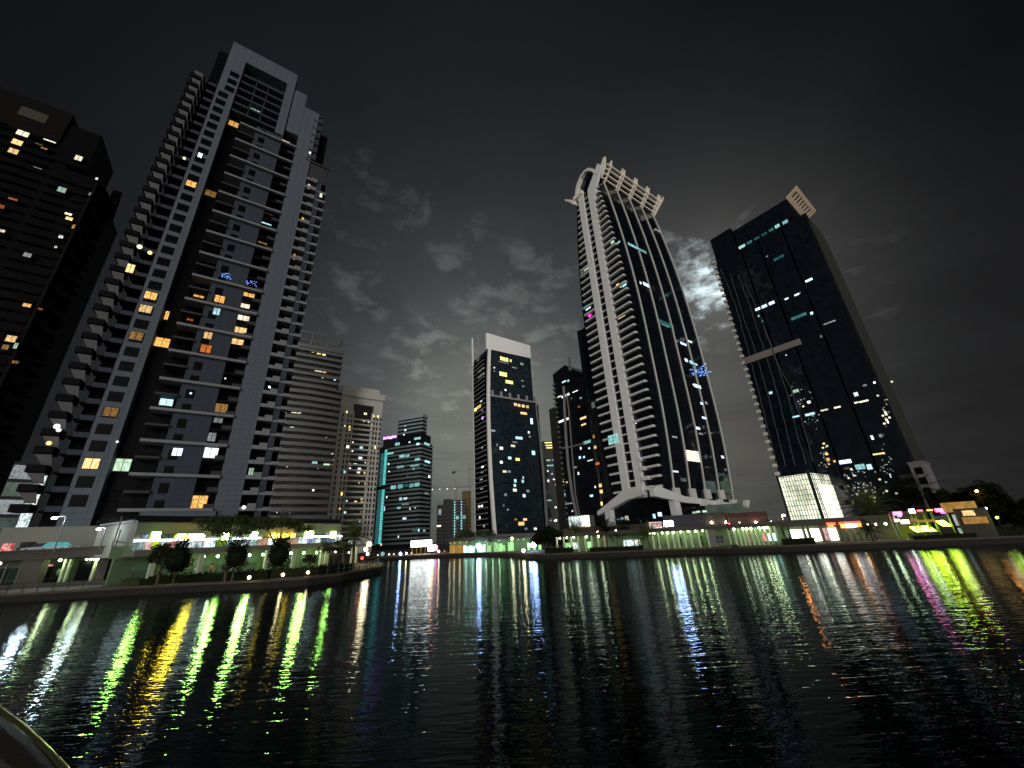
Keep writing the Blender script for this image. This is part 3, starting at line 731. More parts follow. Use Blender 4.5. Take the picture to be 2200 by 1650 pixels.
yA, yB = FE.on_x(825, 932, 1)[0], FE.on_x(852, 927, 1)[0]
b = MB()
for k in range(9):
    yy = yA + (yB - yA) * k / 8.5
    b.box(.8, 1.0, yy, yy + (yB - yA) / 14, 83.6, 85.2 + .4 * (k % 3 == 0))
    if k % 2: b.box(.8, 1.0, yy, yy + (yB - yA) / 9.5, 84.8, 85.3)
b.build('roof_sign', 'purple', rE)
b = MB(); b.box(1, 1.4, min(yA, yB), max(yA, yB), 77, 85); b.build('sign_wall', 'dim_wall', rE)

# ================================================================== F: unfinished buildings and tower cranes far off
FF = Frame(polar(-9.6, 400), 10)
rF = FF.root('unfinished_block', 'unfinished concrete block under the cranes with strings of work lamps', 'building')
b = MB(); b.box(-13, -7, 0, 20, 0, 38); b.box(-7, 1.5, -1, 20, 0, 43); b.box(1.5, 15, .6, 20, 0, 42); b.build('frame', 'scaffold', rF)
b = MB()
for k in range(13):
    b.box(-13.2, 15, -.4 - (k % 3) * .2, .4, 3 + 3.1 * k, 3.35 + 3.1 * k)
b.build('floor_slabs', 'E_band', rF)
for xx, nm in ((4.0, 'teal'), (10.5, 'teal_dim')):
    b = MB()
    for k in range(16):
        b.box(xx - .35, xx + .35, -1.6, -1.2, 2 + 2.5 * k, 3.1 + 2.5 * k)
    b.build('work_lamps', 'bluewhite' if nm == 'teal_dim' else 'cyan', rF)
    b = MB(); b.box(xx - 1.2, xx + 1.2, -1.1, -.8, 2, 40 if nm == 'teal' else 30); b.build('lit_hoist', 'teal_dim', rF)
lit(rF, FF, 'y', -.9, [(943, 1130, 9, 4, 'pale'), (982, 1112, 7, 7, 'teal'), (997, 1111, 8, 8, 'teal'), (945, 1100, 6, 12, 'dimwhite'), (985, 1160, 4, 6, 'white')], cols=1)
FF2 = Frame(polar(-7.4, 430), 10)
rF2 = FF2.root('unfinished_core', 'tall ochre concrete core standing beside the unfinished block', 'building')
b = MB(); b.box(-4, 5, 0, 9, 0, 54); b.build('core_wall', 'crane_paint', rF2)
b = MB()
for k in range(15): b.box(-4.3, 5.3, -.3, 9.3, 3 + 3.5 * k, 3.4 + 3.5 * k)
b.build('formwork', 'scaffold', rF2)
def crane(az, R, zt, jl, jr, label, luff=0.0, lights=0):
    x, y = polar(az, R); r = thing('tower_crane', label, 'crane', (x, y, QZ), 8)
    b = MB()
    for sx in (-.8, .8):
        for sy in (-.8, .8): b.box(sx - .15, sx + .15, sy - .15, sy + .15, 0, zt)
    for k in range(int(zt / 2)):
        b.tube([(-.8, -.8, 2 * k), (.8, -.8, 2 * k + 2)], .1, 4)
    b.build('mast', 'crane_paint', r)
    b = MB(); up = math.tan(R_(luff))
    for dz in (0, 1.6):
        b.tube([(-jl, 0, zt + dz * .6), (0, 0, zt + dz)], .18, 4); b.tube([(0, 0, zt + dz), (jr, 0, zt + dz * .4 + up * jr)], .18, 4)
    for k in range(14):
        t = k / 14 * jr; b.tube([(t, 0, zt + up * t), (t + jr / 28, 0, zt + 1.4 + up * t)], .09, 4)
    b.build('jib', 'crane_paint', r)
    b = MB(); b.tube([(0, 0, zt), (0, 0, zt + 7)], .3, 5); b.tube([(0, 0, zt + 7), (-jl, 0, zt + .8)], .07, 4); b.tube([(0, 0, zt + 7), (jr * .8, 0, zt + 1 + up * jr * .8)], .07, 4); b.build('apex', 'crane_paint', r)
    b = MB(); b.box(-jl - 1, -jl + 2.5, -.8, .8, zt - 2, zt); b.build('counterweight', 'dark_metal', r)
    for k in range(lights):
        b = MB(); b.ball((-jl + 3 + (jl - 4) * k / max(lights - 1, 1), -.4, zt - 1), .65, 6, 4); b.build('jib_lamp', 'white', r)
    return r
crane(-8.9, 400, 53, 26, 16, 'tower crane with a row of lamps under its long horizontal jib', 0, 4)
crane(-6.9, 430, 74, 18, 14, 'taller tower crane behind the pale curved glass tower', 28, 0)

# ================================================================== TOWER G: dark glass tower with white slanted top
FG = Frame(polar(-4, 250), 32)
rG = FG.root('glass_tower', 'dark glass tower with a large plain white slab along its top and curved white ribs', 'tower')
b = MB(); b.box(1.5, 40.2, .6, 24, 0, 96.6); b.box(1.5, 39.2, .9, 24, 96.6, 133); b.build('curtain_wall', 'G_glass', rG)
b = MB(); b.prism([(.6, 133), (39.4, 133), (39.4, 144.2), (4.5, 146), (.6, 146)], .2, 1.6, 'y'); b.build('top_slab', 'G_white', rG)
def curve_rib(root, pts, wx, wy, m, name='rib'):
    b = MB()
    for (x0, y0, z0), (x1, y1, z1) in zip(pts[:-1], pts[1:]):
        i = len(b.v)
        b.v += [(x0, y0, z0), (x0 + wx, y0, z0), (x0 + wx, y0 + wy, z0), (x0, y0 + wy, z0), (x1, y1, z1), (x1 + wx, y1, z1), (x1 + wx, y1 + wy, z1), (x1, y1 + wy, z1)]
        for q in ((0, 1, 5, 4), (1, 2, 6, 5), (2, 3, 7, 6), (3, 0, 4, 7), (0, 3, 2, 1), (4, 5, 6, 7)): b.f.append(tuple(i + k for k in q)); b.mi.append(0)
    return b.build(name, m, root)
zs = [0, 20, 40, 60, 80, 97, 115, 133, 146]
bow = lambda z: 3.0 * ((z - 70) / 66.0) ** 2
curve_rib(rG, [(-.9 + min(bow(z), 3.0), -.9 + .3 * min(bow(z), 3), z) for z in zs], 2.2, 1.4, 'G_white')
curve_rib(rG, [(-.6, 20.8 + .3 * (z / 80) ** 2, z) for z in zs] + [(-.6, 21.8, 152)], .9, 1.6, 'G_white')
curve_rib(rG, [(.5, 14.2, z) for z in (100, 120, 150)], .7, .8, 'G_dim', 'mast')
b = MB(); b.box(-.2, 1.5, 2, 23.5, 0, 128); b.build('side_glass', 'dark_wall', rG)
sg = MB(); sg.box(-.7, .0, 3.2, 20.5, 0, .55); g0 = None
for k in range(37):
    if g0 is None: g0 = sg.build('side_slab', 'G_dim', rG, loc=(0, 0, 6 + 3.3 * k))
    else: copy_part(g0, rG, (0, 0, 6 + 3.3 * k))
b = MB(); b.box(-1.0, 0, 3, 12, 113.5, 114.3); b.box(-1.0, 0, 3, 12, 118, 118.8); b.build('roof_fin', 'G_white', rG)
b = MB(); b.box(1.8, 40.5, -.4, 1.2, 96.2, 97.4); b.build('ledge', 'G_dim', rG)
for k in range(6):
    b = MB(); b.box(3.4 + 7.2 * k, 4.8 + 7.2 * k, -.2, 1.0, 97.4, 101); b.build('ledge_post', 'G_dim', rG)
b = MB(); b.box(40.2, 43.4, 1.2, 20, 0, 95.5); b.build('side_pier', 'dark_wall', rG)
curve_rib(rG, [(41.6, .2, 0), (42.2, .1, 40), (41.7, .2, 70), (40.6, .4, 97)], .7, 1.0, 'G_dim')
b = MB(); b.box(43.8, 45.4, 3, 5, 0, 62); b.build('slim_column', 'G_dim', rG)
lit(rG, FG, 'y', .5, [(1077, 770, 5, 8, 'gold'), (1083, 772, 5, 8, 'gold'), (1089, 773, 5, 8, 'gold'), (1097, 775, 4, 6, 'gold'), (1082, 779, 22, 2, 'dimwhite'), (1121, 782, 7, 5, 'dimwhite'), (1081, 804, 16, 9, 'gold'), (1094, 821, 16, 7, 'gold'), (1062, 790, 3, 3, 'pale'), (1062, 797, 3, 4, 'dimwhite'), (1086, 838, 4, 4, 'white'),
    (1107, 869, 6, 6, 'warm'), (1115, 871, 6, 6, 'warm'), (1124, 872.5, 6, 6, 'warm'), (1133, 874, 6, 6, 'warm'), (1125, 888, 14, 5, 'warm'), (1115, 941, 15, 6, 'cyan'), (1102, 958, 9, 5, 'pale'), (1077, 963, 7, 6, 'white'), (1095, 984, 7, 6, 'cyan'), (1112, 987, 9, 6, 'gold'), (1077, 993, 6, 6, 'white'), (1084, 1013, 8, 5, 'pale'), (1094, 1013, 6, 5, 'dimwhite'),
    (1107, 1033, 5, 7, 'cyan'), (1123, 1034, 5, 7, 'cyan'), (1106, 1043, 5, 6, 'cyan'), (1106, 1053, 8, 6, 'pale'), (1086, 1063, 5, 6, 'dimwhite'), (1126, 1065, 6, 7, 'bluewhite'), (1134, 1055, 6, 5, 'dimwhite'), (1128, 1116, 8, 5, 'warm'), (1120, 1125, 13, 8, 'warm'), (1108, 1116, 6, 4, 'amber_dim'), (1130, 1136, 6, 5, 'dimwhite'), (1150, 1136, 6, 5, 'pale'),
    (1057, 925, 14, 4, 'dimwhite'), (1142, 905, 5, 12, 'bluewhite'), (1146, 973, 7, 9, 'cyan'), (1136, 929, 4, 5, 'pale'), (1138, 938, 4, 5, 'dimwhite'), (1082, 1086, 4, 4, 'dimwhite'), (1091, 1095, 4, 4, 'dimwhite'), (1106, 950, 10, 3, 'dimwhite'), (1124, 1026, 2, 5, 'white'), (1122, 818, 5, 3, 'dimwhite'), (1124, 830, 5, 3, 'dimwhite'), (1105, 790, 10, 2, 'dimwhite'), (1068, 956, 3, 6, 'dimwhite')], cols=2)
lit(rG, FG, 'x', -.75, [(1029, 874, 9, 7, 'warm'), (1022, 880, 5, 7, 'gold'), (1036, 882, 4, 3, 'dimwhite'), (1034, 862, 4, 3, 'white'), (1037, 898, 3, 6, 'purple'), (1036, 962, 4, 3, 'dimwhite'), (1037, 1003, 5, 4, 'bluewhite'), (1034, 1030, 6, 3, 'dimwhite'), (1035, 1050, 6, 3, 'dimwhite'), (1030, 1088, 5, 4, 'white'), (1036, 1087, 3, 5, 'white'), (1031, 1112, 3, 6, 'white'), (1040, 1130, 4, 5, 'dimwhite'), (1036, 1015, 6, 3, 'dimwhite')], cols=1)
b = MB(); b.box(-16, 50, -6, 26, 0, 6.5); b.build('podium_wall', 'podium', rG)
b = MB(); b.box(8, 38, -6.4, -6, 1.0, 5.2); b.build('podium_opening', 'dark_wall', rG)

# ================================================================== H, I, I2: dark towers between G and the sail tower
FHh = Frame(polar(4.2, 330), 8)
rH = FHh.root('office_tower', 'narrow dark tower with gold lit rows on top, far behind between two towers', 'tower')
b = MB(); b.box(-.5, 19, 0, 16, 0, 81); b.build('curtain_wall', 'I_glass', rH)
lit(rH, FHh, 'y', -.1, [(1180, 951, 20, 2.5, 'gold'), (1181, 957, 18, 2.5, 'gold'), (1182, 962, 16, 2.5, 'gold'), (1178, 989, 9, 3.5, 'greenish'), (1190, 988, 9, 3.5, 'teal'), (1182, 1000, 14, 3, 'teal'), (1186, 1018, 4, 3, 'cyan'), (1177, 1012, 3, 4, 'white'), (1178, 1033, 4, 5, 'white'), (1190, 1030, 4, 3, 'white'), (1180, 1075, 8, 3, 'teal'), (1194, 1041, 3, 4, 'pale'), (1194, 1090, 4, 4, 'white'), (1183, 1118, 5, 3, 'teal'), (1192, 1119, 4, 4, 'white')], cols=3)
FI = Frame(polar(10.5, 220), 36)
rI = FI.root('residential_tower', 'dark tower with toothed left edge and a curved pale column, behind the sail shaped tower', 'tower')
b = MB(); b.box(0, 24, 0, 22, 0, 97); b.prism([(0, 97), (22, 97), (22, 103), (10, 105)], 0, 20, 'x'); b.build('curtain_wall', 'I_glass', rI)
tb = MB(); tb.box(-.8, 2, 20.5, 23.2, 0, .8); t0 = None
for k in range(27):
    if t0 is None: t0 = tb.build('balcony', 'G_dim', rI, loc=(0, 0, 12 + 3.2 * k))
    else: copy_part(t0, rI, (0, 0, 12 + 3.2 * k))
b = MB(); cp = [(1211, 830), (1213, 880), (1216, 940), (1221, 1000), (1229, 1060), (1241, 1118)]
pts = []
for q in cp:
    yy, zz = FI.on_x(*q, -1.4); pts.append((-1.4, yy, zz))
b.tube(pts, .85, 6); b.build('column', 'G_dim', rI)
b = MB(); pts = [(-1.0, FI.on_x(*q, -1.0)[0], FI.on_x(*q, -1.0)[1]) for q in [(1217, 845), (1222, 880), (1236, 1060), (1247, 1118)]]
b.tube(pts, .45, 6); b.build('column', 'G_dim', rI)
b = MB(); pts = [(-1.2, FI.on_x(*q, -1.2)[0], FI.on_x(*q, -1.2)[1]) for q in [(1208, 963), (1232, 959), (1255, 952)]]
b.tube(pts, .6, 4); b.build('brace', 'G_dim', rI)
yy = FI.on_x(1226, 800)[0]; b = MB(); b.prism([(yy + .5, 99), (yy - .7, 99), (yy - 1.4, 108), (yy - .4, 108)], -1, 0, 'x'); b.build('roof_fin', 'G_dim', rI)
lit(rI, FI, 'x', -.2, [(1212, 820, 9, 3.5, 'cyan'), (1221, 818, 4, 5, 'cyan'), (1202, 852, 8, 3, 'pale'), (1215, 850, 18, 5, 'white'), (1236, 841, 12, 2, 'white'), (1211, 903, 22, 5, 'white'), (1253, 898, 14, 5, 'warm'), (1254, 912, 11, 4, 'warm'), (1244, 874, 5, 4, 'amber_dim'), (1261, 950, 17, 7, 'teal'), (1248, 963, 3, 6, 'white'), (1266, 963, 4, 4, 'cyan'), (1246, 983, 5, 6, 'cyan'), (1255, 982, 4, 5, 'cyan'), (1268, 989, 12, 3, 'greenish'),
    (1195, 989, 12, 3, 'teal'), (1200, 1012, 14, 2.5, 'dimwhite'), (1206, 1028, 5, 5, 'warm'), (1209, 1035, 5, 3, 'gold'), (1218, 1036, 4, 3, 'warm'), (1209, 1064, 12, 8, 'cyan'), (1236, 1004, 7, 4, 'dimwhite'), (1243, 1017, 3, 6, 'bluewhite'), (1271, 1065, 7, 5, 'cyan'), (1279, 1046, 3, 5, 'white'), (1222, 1082, 16, 3, 'dimwhite'), (1230, 1098, 3, 4, 'white'), (1204, 1092, 6, 3, 'cyan'), (1213, 1104, 6, 4, 'teal'), (1207, 1127, 6, 5, 'teal'), (1263, 852, 5, 7, 'cyan'), (1228, 856, 3, 3, 'dimwhite'), (1195, 1118, 4, 5, 'white'), (1248, 855, 5, 4, 'dimwhite'), (1190, 947, 4, 5, 'teal')], cols=2)
b = MB(); b.box(-1.6, 1, 21.5, 27, 0, 80); b.build('side_wing', 'K_side', rI)
FI2 = Frame(polar(11.6, 175), 36)
rI2 = FI2.root('slim_tower', 'slim unlit blue grey tower edge just behind the left side of the sail tower', 'tower')
b = MB(); b.box(0, 20, 0, 1.2, 0, 100); b.box(.6, 20, -14, 0, 0, 100); b.build('curtain_wall', 'I_glass', rI2)
lit(rI2, FI2, 'x', -.1, [(1276, 938, 5, 8, 'amber_dim'), (1279, 961, 6, 7, 'warm'), (1290, 1043, 7, 8, 'warm'), (1292, 1056, 7, 8, 'warm'), (1293, 1082, 4, 8, 'gold'), (1284, 996, 9, 6, 'orange'), (1275, 870, 8, 14, 'dim_green')], cols=1)

# ================================================================== TOWER J: sail-shaped tower with white pylons, balcony slabs and roof crown
FJ = Frame(polar(20.9, 130), 36)
rJ = FJ.root('sail_tower', 'dark glass sail shaped tower with two white pylons, white ribs and a white crown', 'tower')
def cJ(z):
    if z > 70: return 5.1 * ((z - 70) / 75.0) ** 2
    if z < 50: return 2.3 * ((50 - z) / 38.0) ** 2
    return 0.0
def yL(z):
    if z > 75: return 25.2 - 6.6 * ((z - 75) / 78.0) ** 2
    if z < 60: return 25.2 - 2.4 * ((60 - z) / 46.0) ** 2
    return 25.2
LV = [13.0, 18, 24, 30, 36, 43, 50, 60, 70, 78, 86, 94, 102, 110, 118, 126, 134, 142, 148, 153]
b = MB()
for z0, z1 in zip(LV[:-1], LV[1:]):
    c0, c1 = cJ(z0), cJ(z1)
    b.quad([(0, c0, z0), (41.4, c0, z0), (41.4, c1, z1), (0, c1, z1)])
    e0, e1 = yL(z0), yL(z1)
    b.quad([(0, e0, z0), (0, c0, z0), (0, c1, z1), (0, e1, z1)])
    b.quad([(41.4, c0, z0), (41.4, e0, z0), (41.4, e1, z1), (41.4, c1, z1)])
    b.quad([(41.4, e0, z0), (0, e0, z0), (0, e1, z1), (41.4, e1, z1)])
b.quad([(0, cJ(153), 153), (41.4, cJ(153), 153), (41.4, 20, 153), (0, 20, 153)])
b.build('curtain_wall', 'J_glass', rJ)
for x in (4.6, 13.6, 22.6, 31.7, 40.7):
    curve_rib(rJ, [(x - .22, cJ(z) - .38, z) for z in LV], .44, .42, 'J_slab')
# balconies of the narrow facade: one slab per floor, in three pieces beside the pylons
FJH = 3.15
for k in range(42):
    z = 16.4 + FJH * k
    if z > 146: break
    c = max(cJ(z), .2) + 1.0
    b = MB()
    b.box(-1.0, 0, c, 8.6, z, z + .2); b.box(-1.1, -.9, c, 8.6, z, z + .72)
    b.prism([(-1.1, c), (-.9, c - .4), (0, c - .45), (0, c)], z, z + .72)
    b.build('balcony_slab', 'J_slab', rJ)
    if z < 146: b = MB(); e_ = yL(z) - 1.7; b.box(-1.0, 0, 17.4, e_, z, z + .2); b.box(-1.1, -.9, 17.4, e_, z, z + .7); b.build('short_slab', 'J_slab', rJ)
    b = MB(); b.box(-.8, 0, 11.4, 14.6, z, z + .42); b.build('gap_slab', 'J_white', rJ)
b = MB(); b.box(-.35, -.1, 11.9, 14.2, 14, 150); b.build('gap_glass', 'J_glass', rJ)
b = MB(); b.box(-1.2, .2, 14.5, 17.3, 14, 149.4); b.build('pylon', 'J_white', rJ)
b = MB(); b.prism([(11.5, 14), (8.6, 14), (8.6, 139), (6.0, 147.5), (2.0, 155), (3.6, 157.5), (11.0, 148.8), (11.5, 146)], -1.2, .2, 'x'); b.build('pylon', 'J_white', rJ)
for k in range(4):
    b = MB(); z = 17.2 + 3.15 * k; b.box(-1.7, 0, 5.0 + .9 * k, 8.5, z - 1.2, z); b.build('pylon_foot', 'J_white', rJ)
# the arch over the left half of the facade
arch = [(1240, 430), (1243, 404), (1250, 384), (1259, 371), (1267, 366), (1277, 368), (1287, 378)]
A0 = [FJ.on_x(*q) for q in arch]
b = MB()
for (y0, z0), (y1, z1) in zip(A0[:-1], A0[1:]):
    dy, dz = y1 - y0, z1 - z0; l = math.hypot(dy, dz); ny, nz = dz / l * -1, dy / l
    if nz * 1 + ny * 0 > 0: ny, nz = -ny, -nz
    wd = .62
    b.prism([(y0 - ny * wd, z0 - nz * wd), (y1 - ny * wd, z1 - nz * wd), (y1 + ny * wd, z1 + nz * wd), (y0 + ny * wd, z0 + nz * wd)], -1.3, 1.2, 'x')
b.build('arch', 'J_white', rJ)
b = MB(); b.prism([(17.8, 148)] + [(y, z - .4) for y, z in A0[1:]] + [(9.5, 148)], .5, 3, 'x'); b.build('arch_glass', 'J_glass', rJ)
b = MB(); b.prism([(19.2, 149.6), (24.8, 155.4), (24.6, 154.0), (22.4, 151.6), (20.2, 147.8), (19.2, 147)], -1.8, 1.5, 'x'); b.box(-1.9, .2, 14.3, 19.6, 149.4, 151.6); b.build('left_bracket', 'J_cream', rJ)
# crown of paired fins and rails over the wide facade
for k, x in enumerate((4.6, 13.6, 22.6, 31.7, 40.7)):
    for dx_ in (-.85, .55):
        b = MB(); t = 2.2 if (k == 0 and dx_ < 0) else 1.1
        if k == 0 and dx_ < 0: b.prism([(9.0, 151.0), (8.2, 149.8), (2.6, 157.5), (1.6, 162.4), (2.8, 162.6), (7.4, 156)], x - 2.0, x - 1.2, 'x')
        else: b.prism([(7.6, 152.6), (6.6, 151.6), (5.6, 152.4), (.9, 157.2), (.2, 160.2), (1.0, 160.4), (2.2, 158.4), (6.8, 154.2)], x + dx_, x + dx_ + .35, 'x')
        b.build('crown_fin', 'J_cream', rJ)
b = MB(); b.prism([(7.6, 152.6), (6.0, 151.6), (.4, 156.2), (-1.0, 158.4), (.4, 158.0)], 41.4, 42.0, 'x'); b.build('crown_fin', 'J_cream', rJ)
for yy, zz in ((5.6, 153.4), (4.2, 154.9), (2.8, 156.4), (1.6, 157.8)):
    b = MB(); b.box(3.2, 41.6, yy - .42, yy + .28, zz - .34, zz + .34); b.build('crown_rail', 'J_cream', rJ)
b = MB(); b.box(3.5, 41.4, 7.0, 7.4, 149, 152.8); b.quad([(3.5, 7.1, 152.8), (41.4, 7.1, 152.8), (41.4, 2.6, 157.8), (3.5, 2.6, 157.8)])
for k in range(24): b.tube([(4 + 1.55 * k, 5.9, 151.4), (5.5 + 1.55 * k, 6.9, 153.4)], .1, 4)
b.build('crown_deck', 'brown_louvre', rJ)
b = MB(); b.box(35, 39, cJ(138) - .8, cJ(138) + .2, 137.4, 138.4); b.build('roof_gear', 'J_white', rJ)
# canopy arms and legs at the foot
b = MB(); b.prism([(8.4, 17.5), (14.6, 17.5), (28.8, 11.2), (28.6, 9.9), (14.0, 14.0), (12.6, 14.0), (8.4, 14.6)], -2.4, .2, 'x'); b.build('canopy_arm', 'J_white', rJ)
yR = FJ.on_y(1388, 1068, -2.2)[0]
b = MB(); b.prism([(-11.5, 15.2), (-9.5, 15.9), (3.0, 13.2), (41.5, 10.6), (41.5, 9.9), (3.0, 11.3), (-11.5, 13.0)], -2.4, -.8, 'y'); b.build('canopy_arm', 'J_white', rJ)
b = MB(); b.box(-2.2, 0, 23.0, 25.4, 0, 12); b.build('canopy_leg', 'J_white', rJ)
b = MB(); b.box(-2.6, .2, -2.2, -.4, 0, 13.2); b.build('canopy_leg', 'J_white', rJ)
for x in (10, 19, 28, 37):
    b = MB(); b.prism([(x, 10.4), (x + 1.0, 10.4), (x + 2.4, 12.4), (x + 1.4, 12.4)], -3.4, -2.4, 'y'); b.prism([(x + 1.7, 10.4), (x + 2.7, 10.4), (x + 4.1, 12.4), (x + 3.1, 12.4)], -3.4, -2.4, 'y'); b.build('canopy_fin', 'J_white', rJ)
for x in (6.0, 15.0, 24.0, 33.0):
    b = MB(); b.box(x - 2.2, x + 1.2, cJ(15) - .7, cJ(15), 12.4, 16.2); b.build('plinth_panel', 'J_slab', rJ)
b = MB(); b.box(.5, 41, 1.0, 19.5, 0, 13); b.build('lobby_glass', 'J_glass', rJ)
dJ = lambda z: cJ(z) - .12
lit(rJ, FJ, 'y', dJ, [(1354, 526, 9, 5, 'teal'), (1364, 531, 9, 5, 'teal'), (1374, 536, 9, 5, 'teal'), (1384, 541, 8, 5, 'teal'), (1364, 605, 3, 3, 'dimwhite'), (1376, 608, 4, 5, 'white'), (1388, 612, 12, 7, 'bluewhite'), (1432, 697, 28, 9, 'teal_dim'), (1429, 700, 14, 2.5, 'teal'), (1468, 739, 12, 5, 'bluewhite'), (1482, 734, 8, 4, 'white'),
    (1474, 774, 6, 7, 'white'), (1486, 779, 9, 7, 'cyan'), (1495, 783, 6, 4, 'cyan'), (1498, 830, 14, 7, 'bluewhite'), (1490, 827, 4, 4, 'white'), (1507, 867, 5, 5, 'bluewhite'), (1517, 866, 5, 6, 'dimwhite'), (1513, 898, 10, 5, 'bluewhite'), (1498, 920, 10, 6, 'bluewhite'), (1505, 932, 9, 4, 'dimwhite'), (1449, 939, 11, 4, 'dimwhite'), (1450, 1013, 14, 4, 'white'), (1552, 982, 6, 6, 'bluewhite'), (1468, 1031, 12, 8, 'dim_green'),
    (1526, 1045, 24, 28, 'dim_green'), (1558, 1046, 20, 28, 'dim_green'), (1528, 1051, 18, 12, 'greenish'), (1558, 1054, 15, 14, 'greenish')])
x0, z0 = FJ.on_y(1464, 969, cJ(27)); b = MB()
for k in range(8):
    b.quad([(14.1 + 1.0 * k, cJ(27) - .15, 25.2), (15.0 + 1.0 * k, cJ(27) - .15, 25.2), (15.0 + 1.0 * k, cJ(27) - .15, 28.9), (14.1 + 1.0 * k, cJ(27) - .15, 28.9)])
b.build('lit_window', 'pale', rJ)
b = MB()
for k in range(60):
    px, py = random.gauss(1506, 8), random.gauss(797, 6); x, z = FJ.on_y(px, py, -.3); b.ball((x, cJ(z) - .3, z), random.uniform(.10, .26), 5, 3)
b.build('blue_lights', 'blue', rJ)
lit(rJ, FJ, 'x', -.1, [(1316, 520, 8, 7, 'greenish'), (1308, 536, 10, 6, 'dim_green'), (1329, 521, 8, 5, 'teal'), (1318, 541, 16, 6, 'dim_green'), (1291, 532, 7, 6, 'greenish'), (1283, 562, 8, 5, 'cyan'), (1256, 582, 20, 7, 'dim_green'), (1262, 577, 14, 4, 'greenish'), (1327, 612, 7, 5, 'warm'), (1342, 613, 10, 5, 'cyan'), (1334, 616, 5, 4, 'greenish'), (1298, 640, 6, 6, 'cyan'), (1264, 663, 12, 4, 'cyan'), (1257, 660, 20, 5, 'teal_dim'), (1336, 681, 16, 3, 'gold'),
    (1338, 899, 5, 8, 'cyan'), (1366, 908, 4, 6, 'white'), (1395, 938, 2, 3, 'white')])
b = MB()
for i in range(3):
    for j in range(6): b.quad([(-1.5, 19.8 - .75 * j, 33.2 + 1.15 * i), (-1.5, 19.15 - .75 * j, 33.2 + 1.15 * i), (-1.5, 19.15 - .75 * j, 34.2 + 1.15 * i), (-1.5, 19.8 - .75 * j, 34.2 + 1.15 * i)])
b.build('lit_screen', 'teal', rJ)
lit(rJ, FJ, 'x', -.3, [(1338, 1114, 10, 6, 'cyan'), (1347, 1113, 8, 10, 'pale'), (1330, 1116, 8, 5, 'blue')], cols=1)
lit(rJ, FJ, 'y', .8, [(1405, 1109, 6, 10, 'cyan'), (1417, 1105, 9, 9, 'bluewhite'), (1449, 1092, 6, 4, 'white')], cols=1)
b = MB(); b.tube([(-.4, 19.8, 88.0), (-.4, 20.8, 88)], .1, 5); b.ball((-.4, 21.2, 88), .5, 6, 4); b.build('signal_lamp', 'signal_pink', rJ)

# ================================================================== TOWER K: big dark office tower on the right
FK = Frame(polar(45.3, 200), 38)
rK = FK.root('office_tower', 'broad black glass office tower at the right with a pale louvred roof canopy', 'tower')
b = MB(); b.box(.5, 26, .5, 42.5, 0, 139.5); b.box(.6, 26, 4.5, 30, 139.5, 152); b.box(.4, 24, 31.2, 42.2, 139.5, 155); b.build('core', 'dark_wall', rK)
b = MB()
for y0, y1 in ((0, 10.2), (10.9, 21.0), (21.7, 29.2), (30.0, 43.2)):
    b.quad([(0, y1, 20), (0, y0, 20), (0, y0, 139.2 if y1 < 29.5 else 138), (0, y1, 139.2 if y1 < 29.5 else 138)])
b.quad([(.5, 30, 141.2), (.5, 4.4, 141.2), (.5, 4.4, 152.2), (.5, 30, 152.2)]); b.quad([(.3, 42.3, 138), (.3, 31.0, 138), (.3, 31.0, 155), (.3, 42.3, 155)])
b.quad([(0, 30, 0), (0, 0, 0), (0, 0, 20), (0, 30, 20)])
b.build('curtain_wall', 'K_glass', rK)
b = MB(); b.box(0, 26, -.02, .6, 0, 135); b.box(0, 20, -.01, .5, 135, 138.5); b.build('side_wall', 'K_side', rK)
b = MB(); b.box(.2, .5, 4.6, 30, 139.5, 141.1); b.build('roof_slot', 'dark_wall', rK)
lit(rK, FK, 'x', .15, [(1594, 530, 16, 7, 'cyan'), (1610, 521, 14, 6, 'teal_dim'), (1626, 512, 14, 6, 'teal_dim'), (1642, 503, 14, 6, 'teal_dim'), (1657, 494, 12, 7, 'teal_dim'), (1670, 486, 12, 8, 'teal'), (1687, 477, 14, 8, 'teal')], cols=3)
tb = MB(); tb.box(-.9, .6, 42.8, 44.4, 0, 1.35); t0 = None
for k in range(33):
    z = 24 + 3.6 * k
    if z > 140: break
    if t0 is None: t0 = tb.build('edge_balcony', 'K_tooth', rK, loc=(0, 0, z))
    else: copy_part(t0, rK, (0, 0, z))
b = MB(); b.box(-.9, 0, 30.5, 43, 77.6, 80.9); b.box(-.9, 0, 19.0, 30.0, 77.9, 80.8); b.build('belt', 'K_belt', rK)
b = MB()
def cv(x, t): return (x, 4.4 - 5.4 * t, 152.2 + 3.0 * t)
def slabq(x0, x1, t0, t1):
    p = [cv(x0, t0), cv(x1, t0), cv(x1, t1), cv(x0, t1)]
    b.quad(p); b.quad([(q[0], q[1], q[2] + .4) for q in reversed(p)])
    for i in range(4):
        j = (i + 1) % 4; b.quad([p[i], p[j], (p[j][0], p[j][1], p[j][2] + .4), (p[i][0], p[i][1], p[i][2] + .4)])
slabq(0, 27, 0, .30); slabq(0, 27, .78, 1.0); slabq(0, 2.2, .30, .78); slabq(25.4, 27, .30, .78)
for k in range(7): slabq(4.6 + 3.1 * k, 5.6 + 3.1 * k, .30, .78)
b.build('roof_canopy', 'K_crown', rK)
b = MB()
for k in range(4): b.box(.2, .6, 31.5 + .5 * k, 42.2 - .3 * k, 128.5 + 2.2 * k, 129.1 + 2.2 * k)
b.build('reflected_crown', 'J_crown_reflection', rK)  # slats standing for the sail tower's crown mirrored in this glass
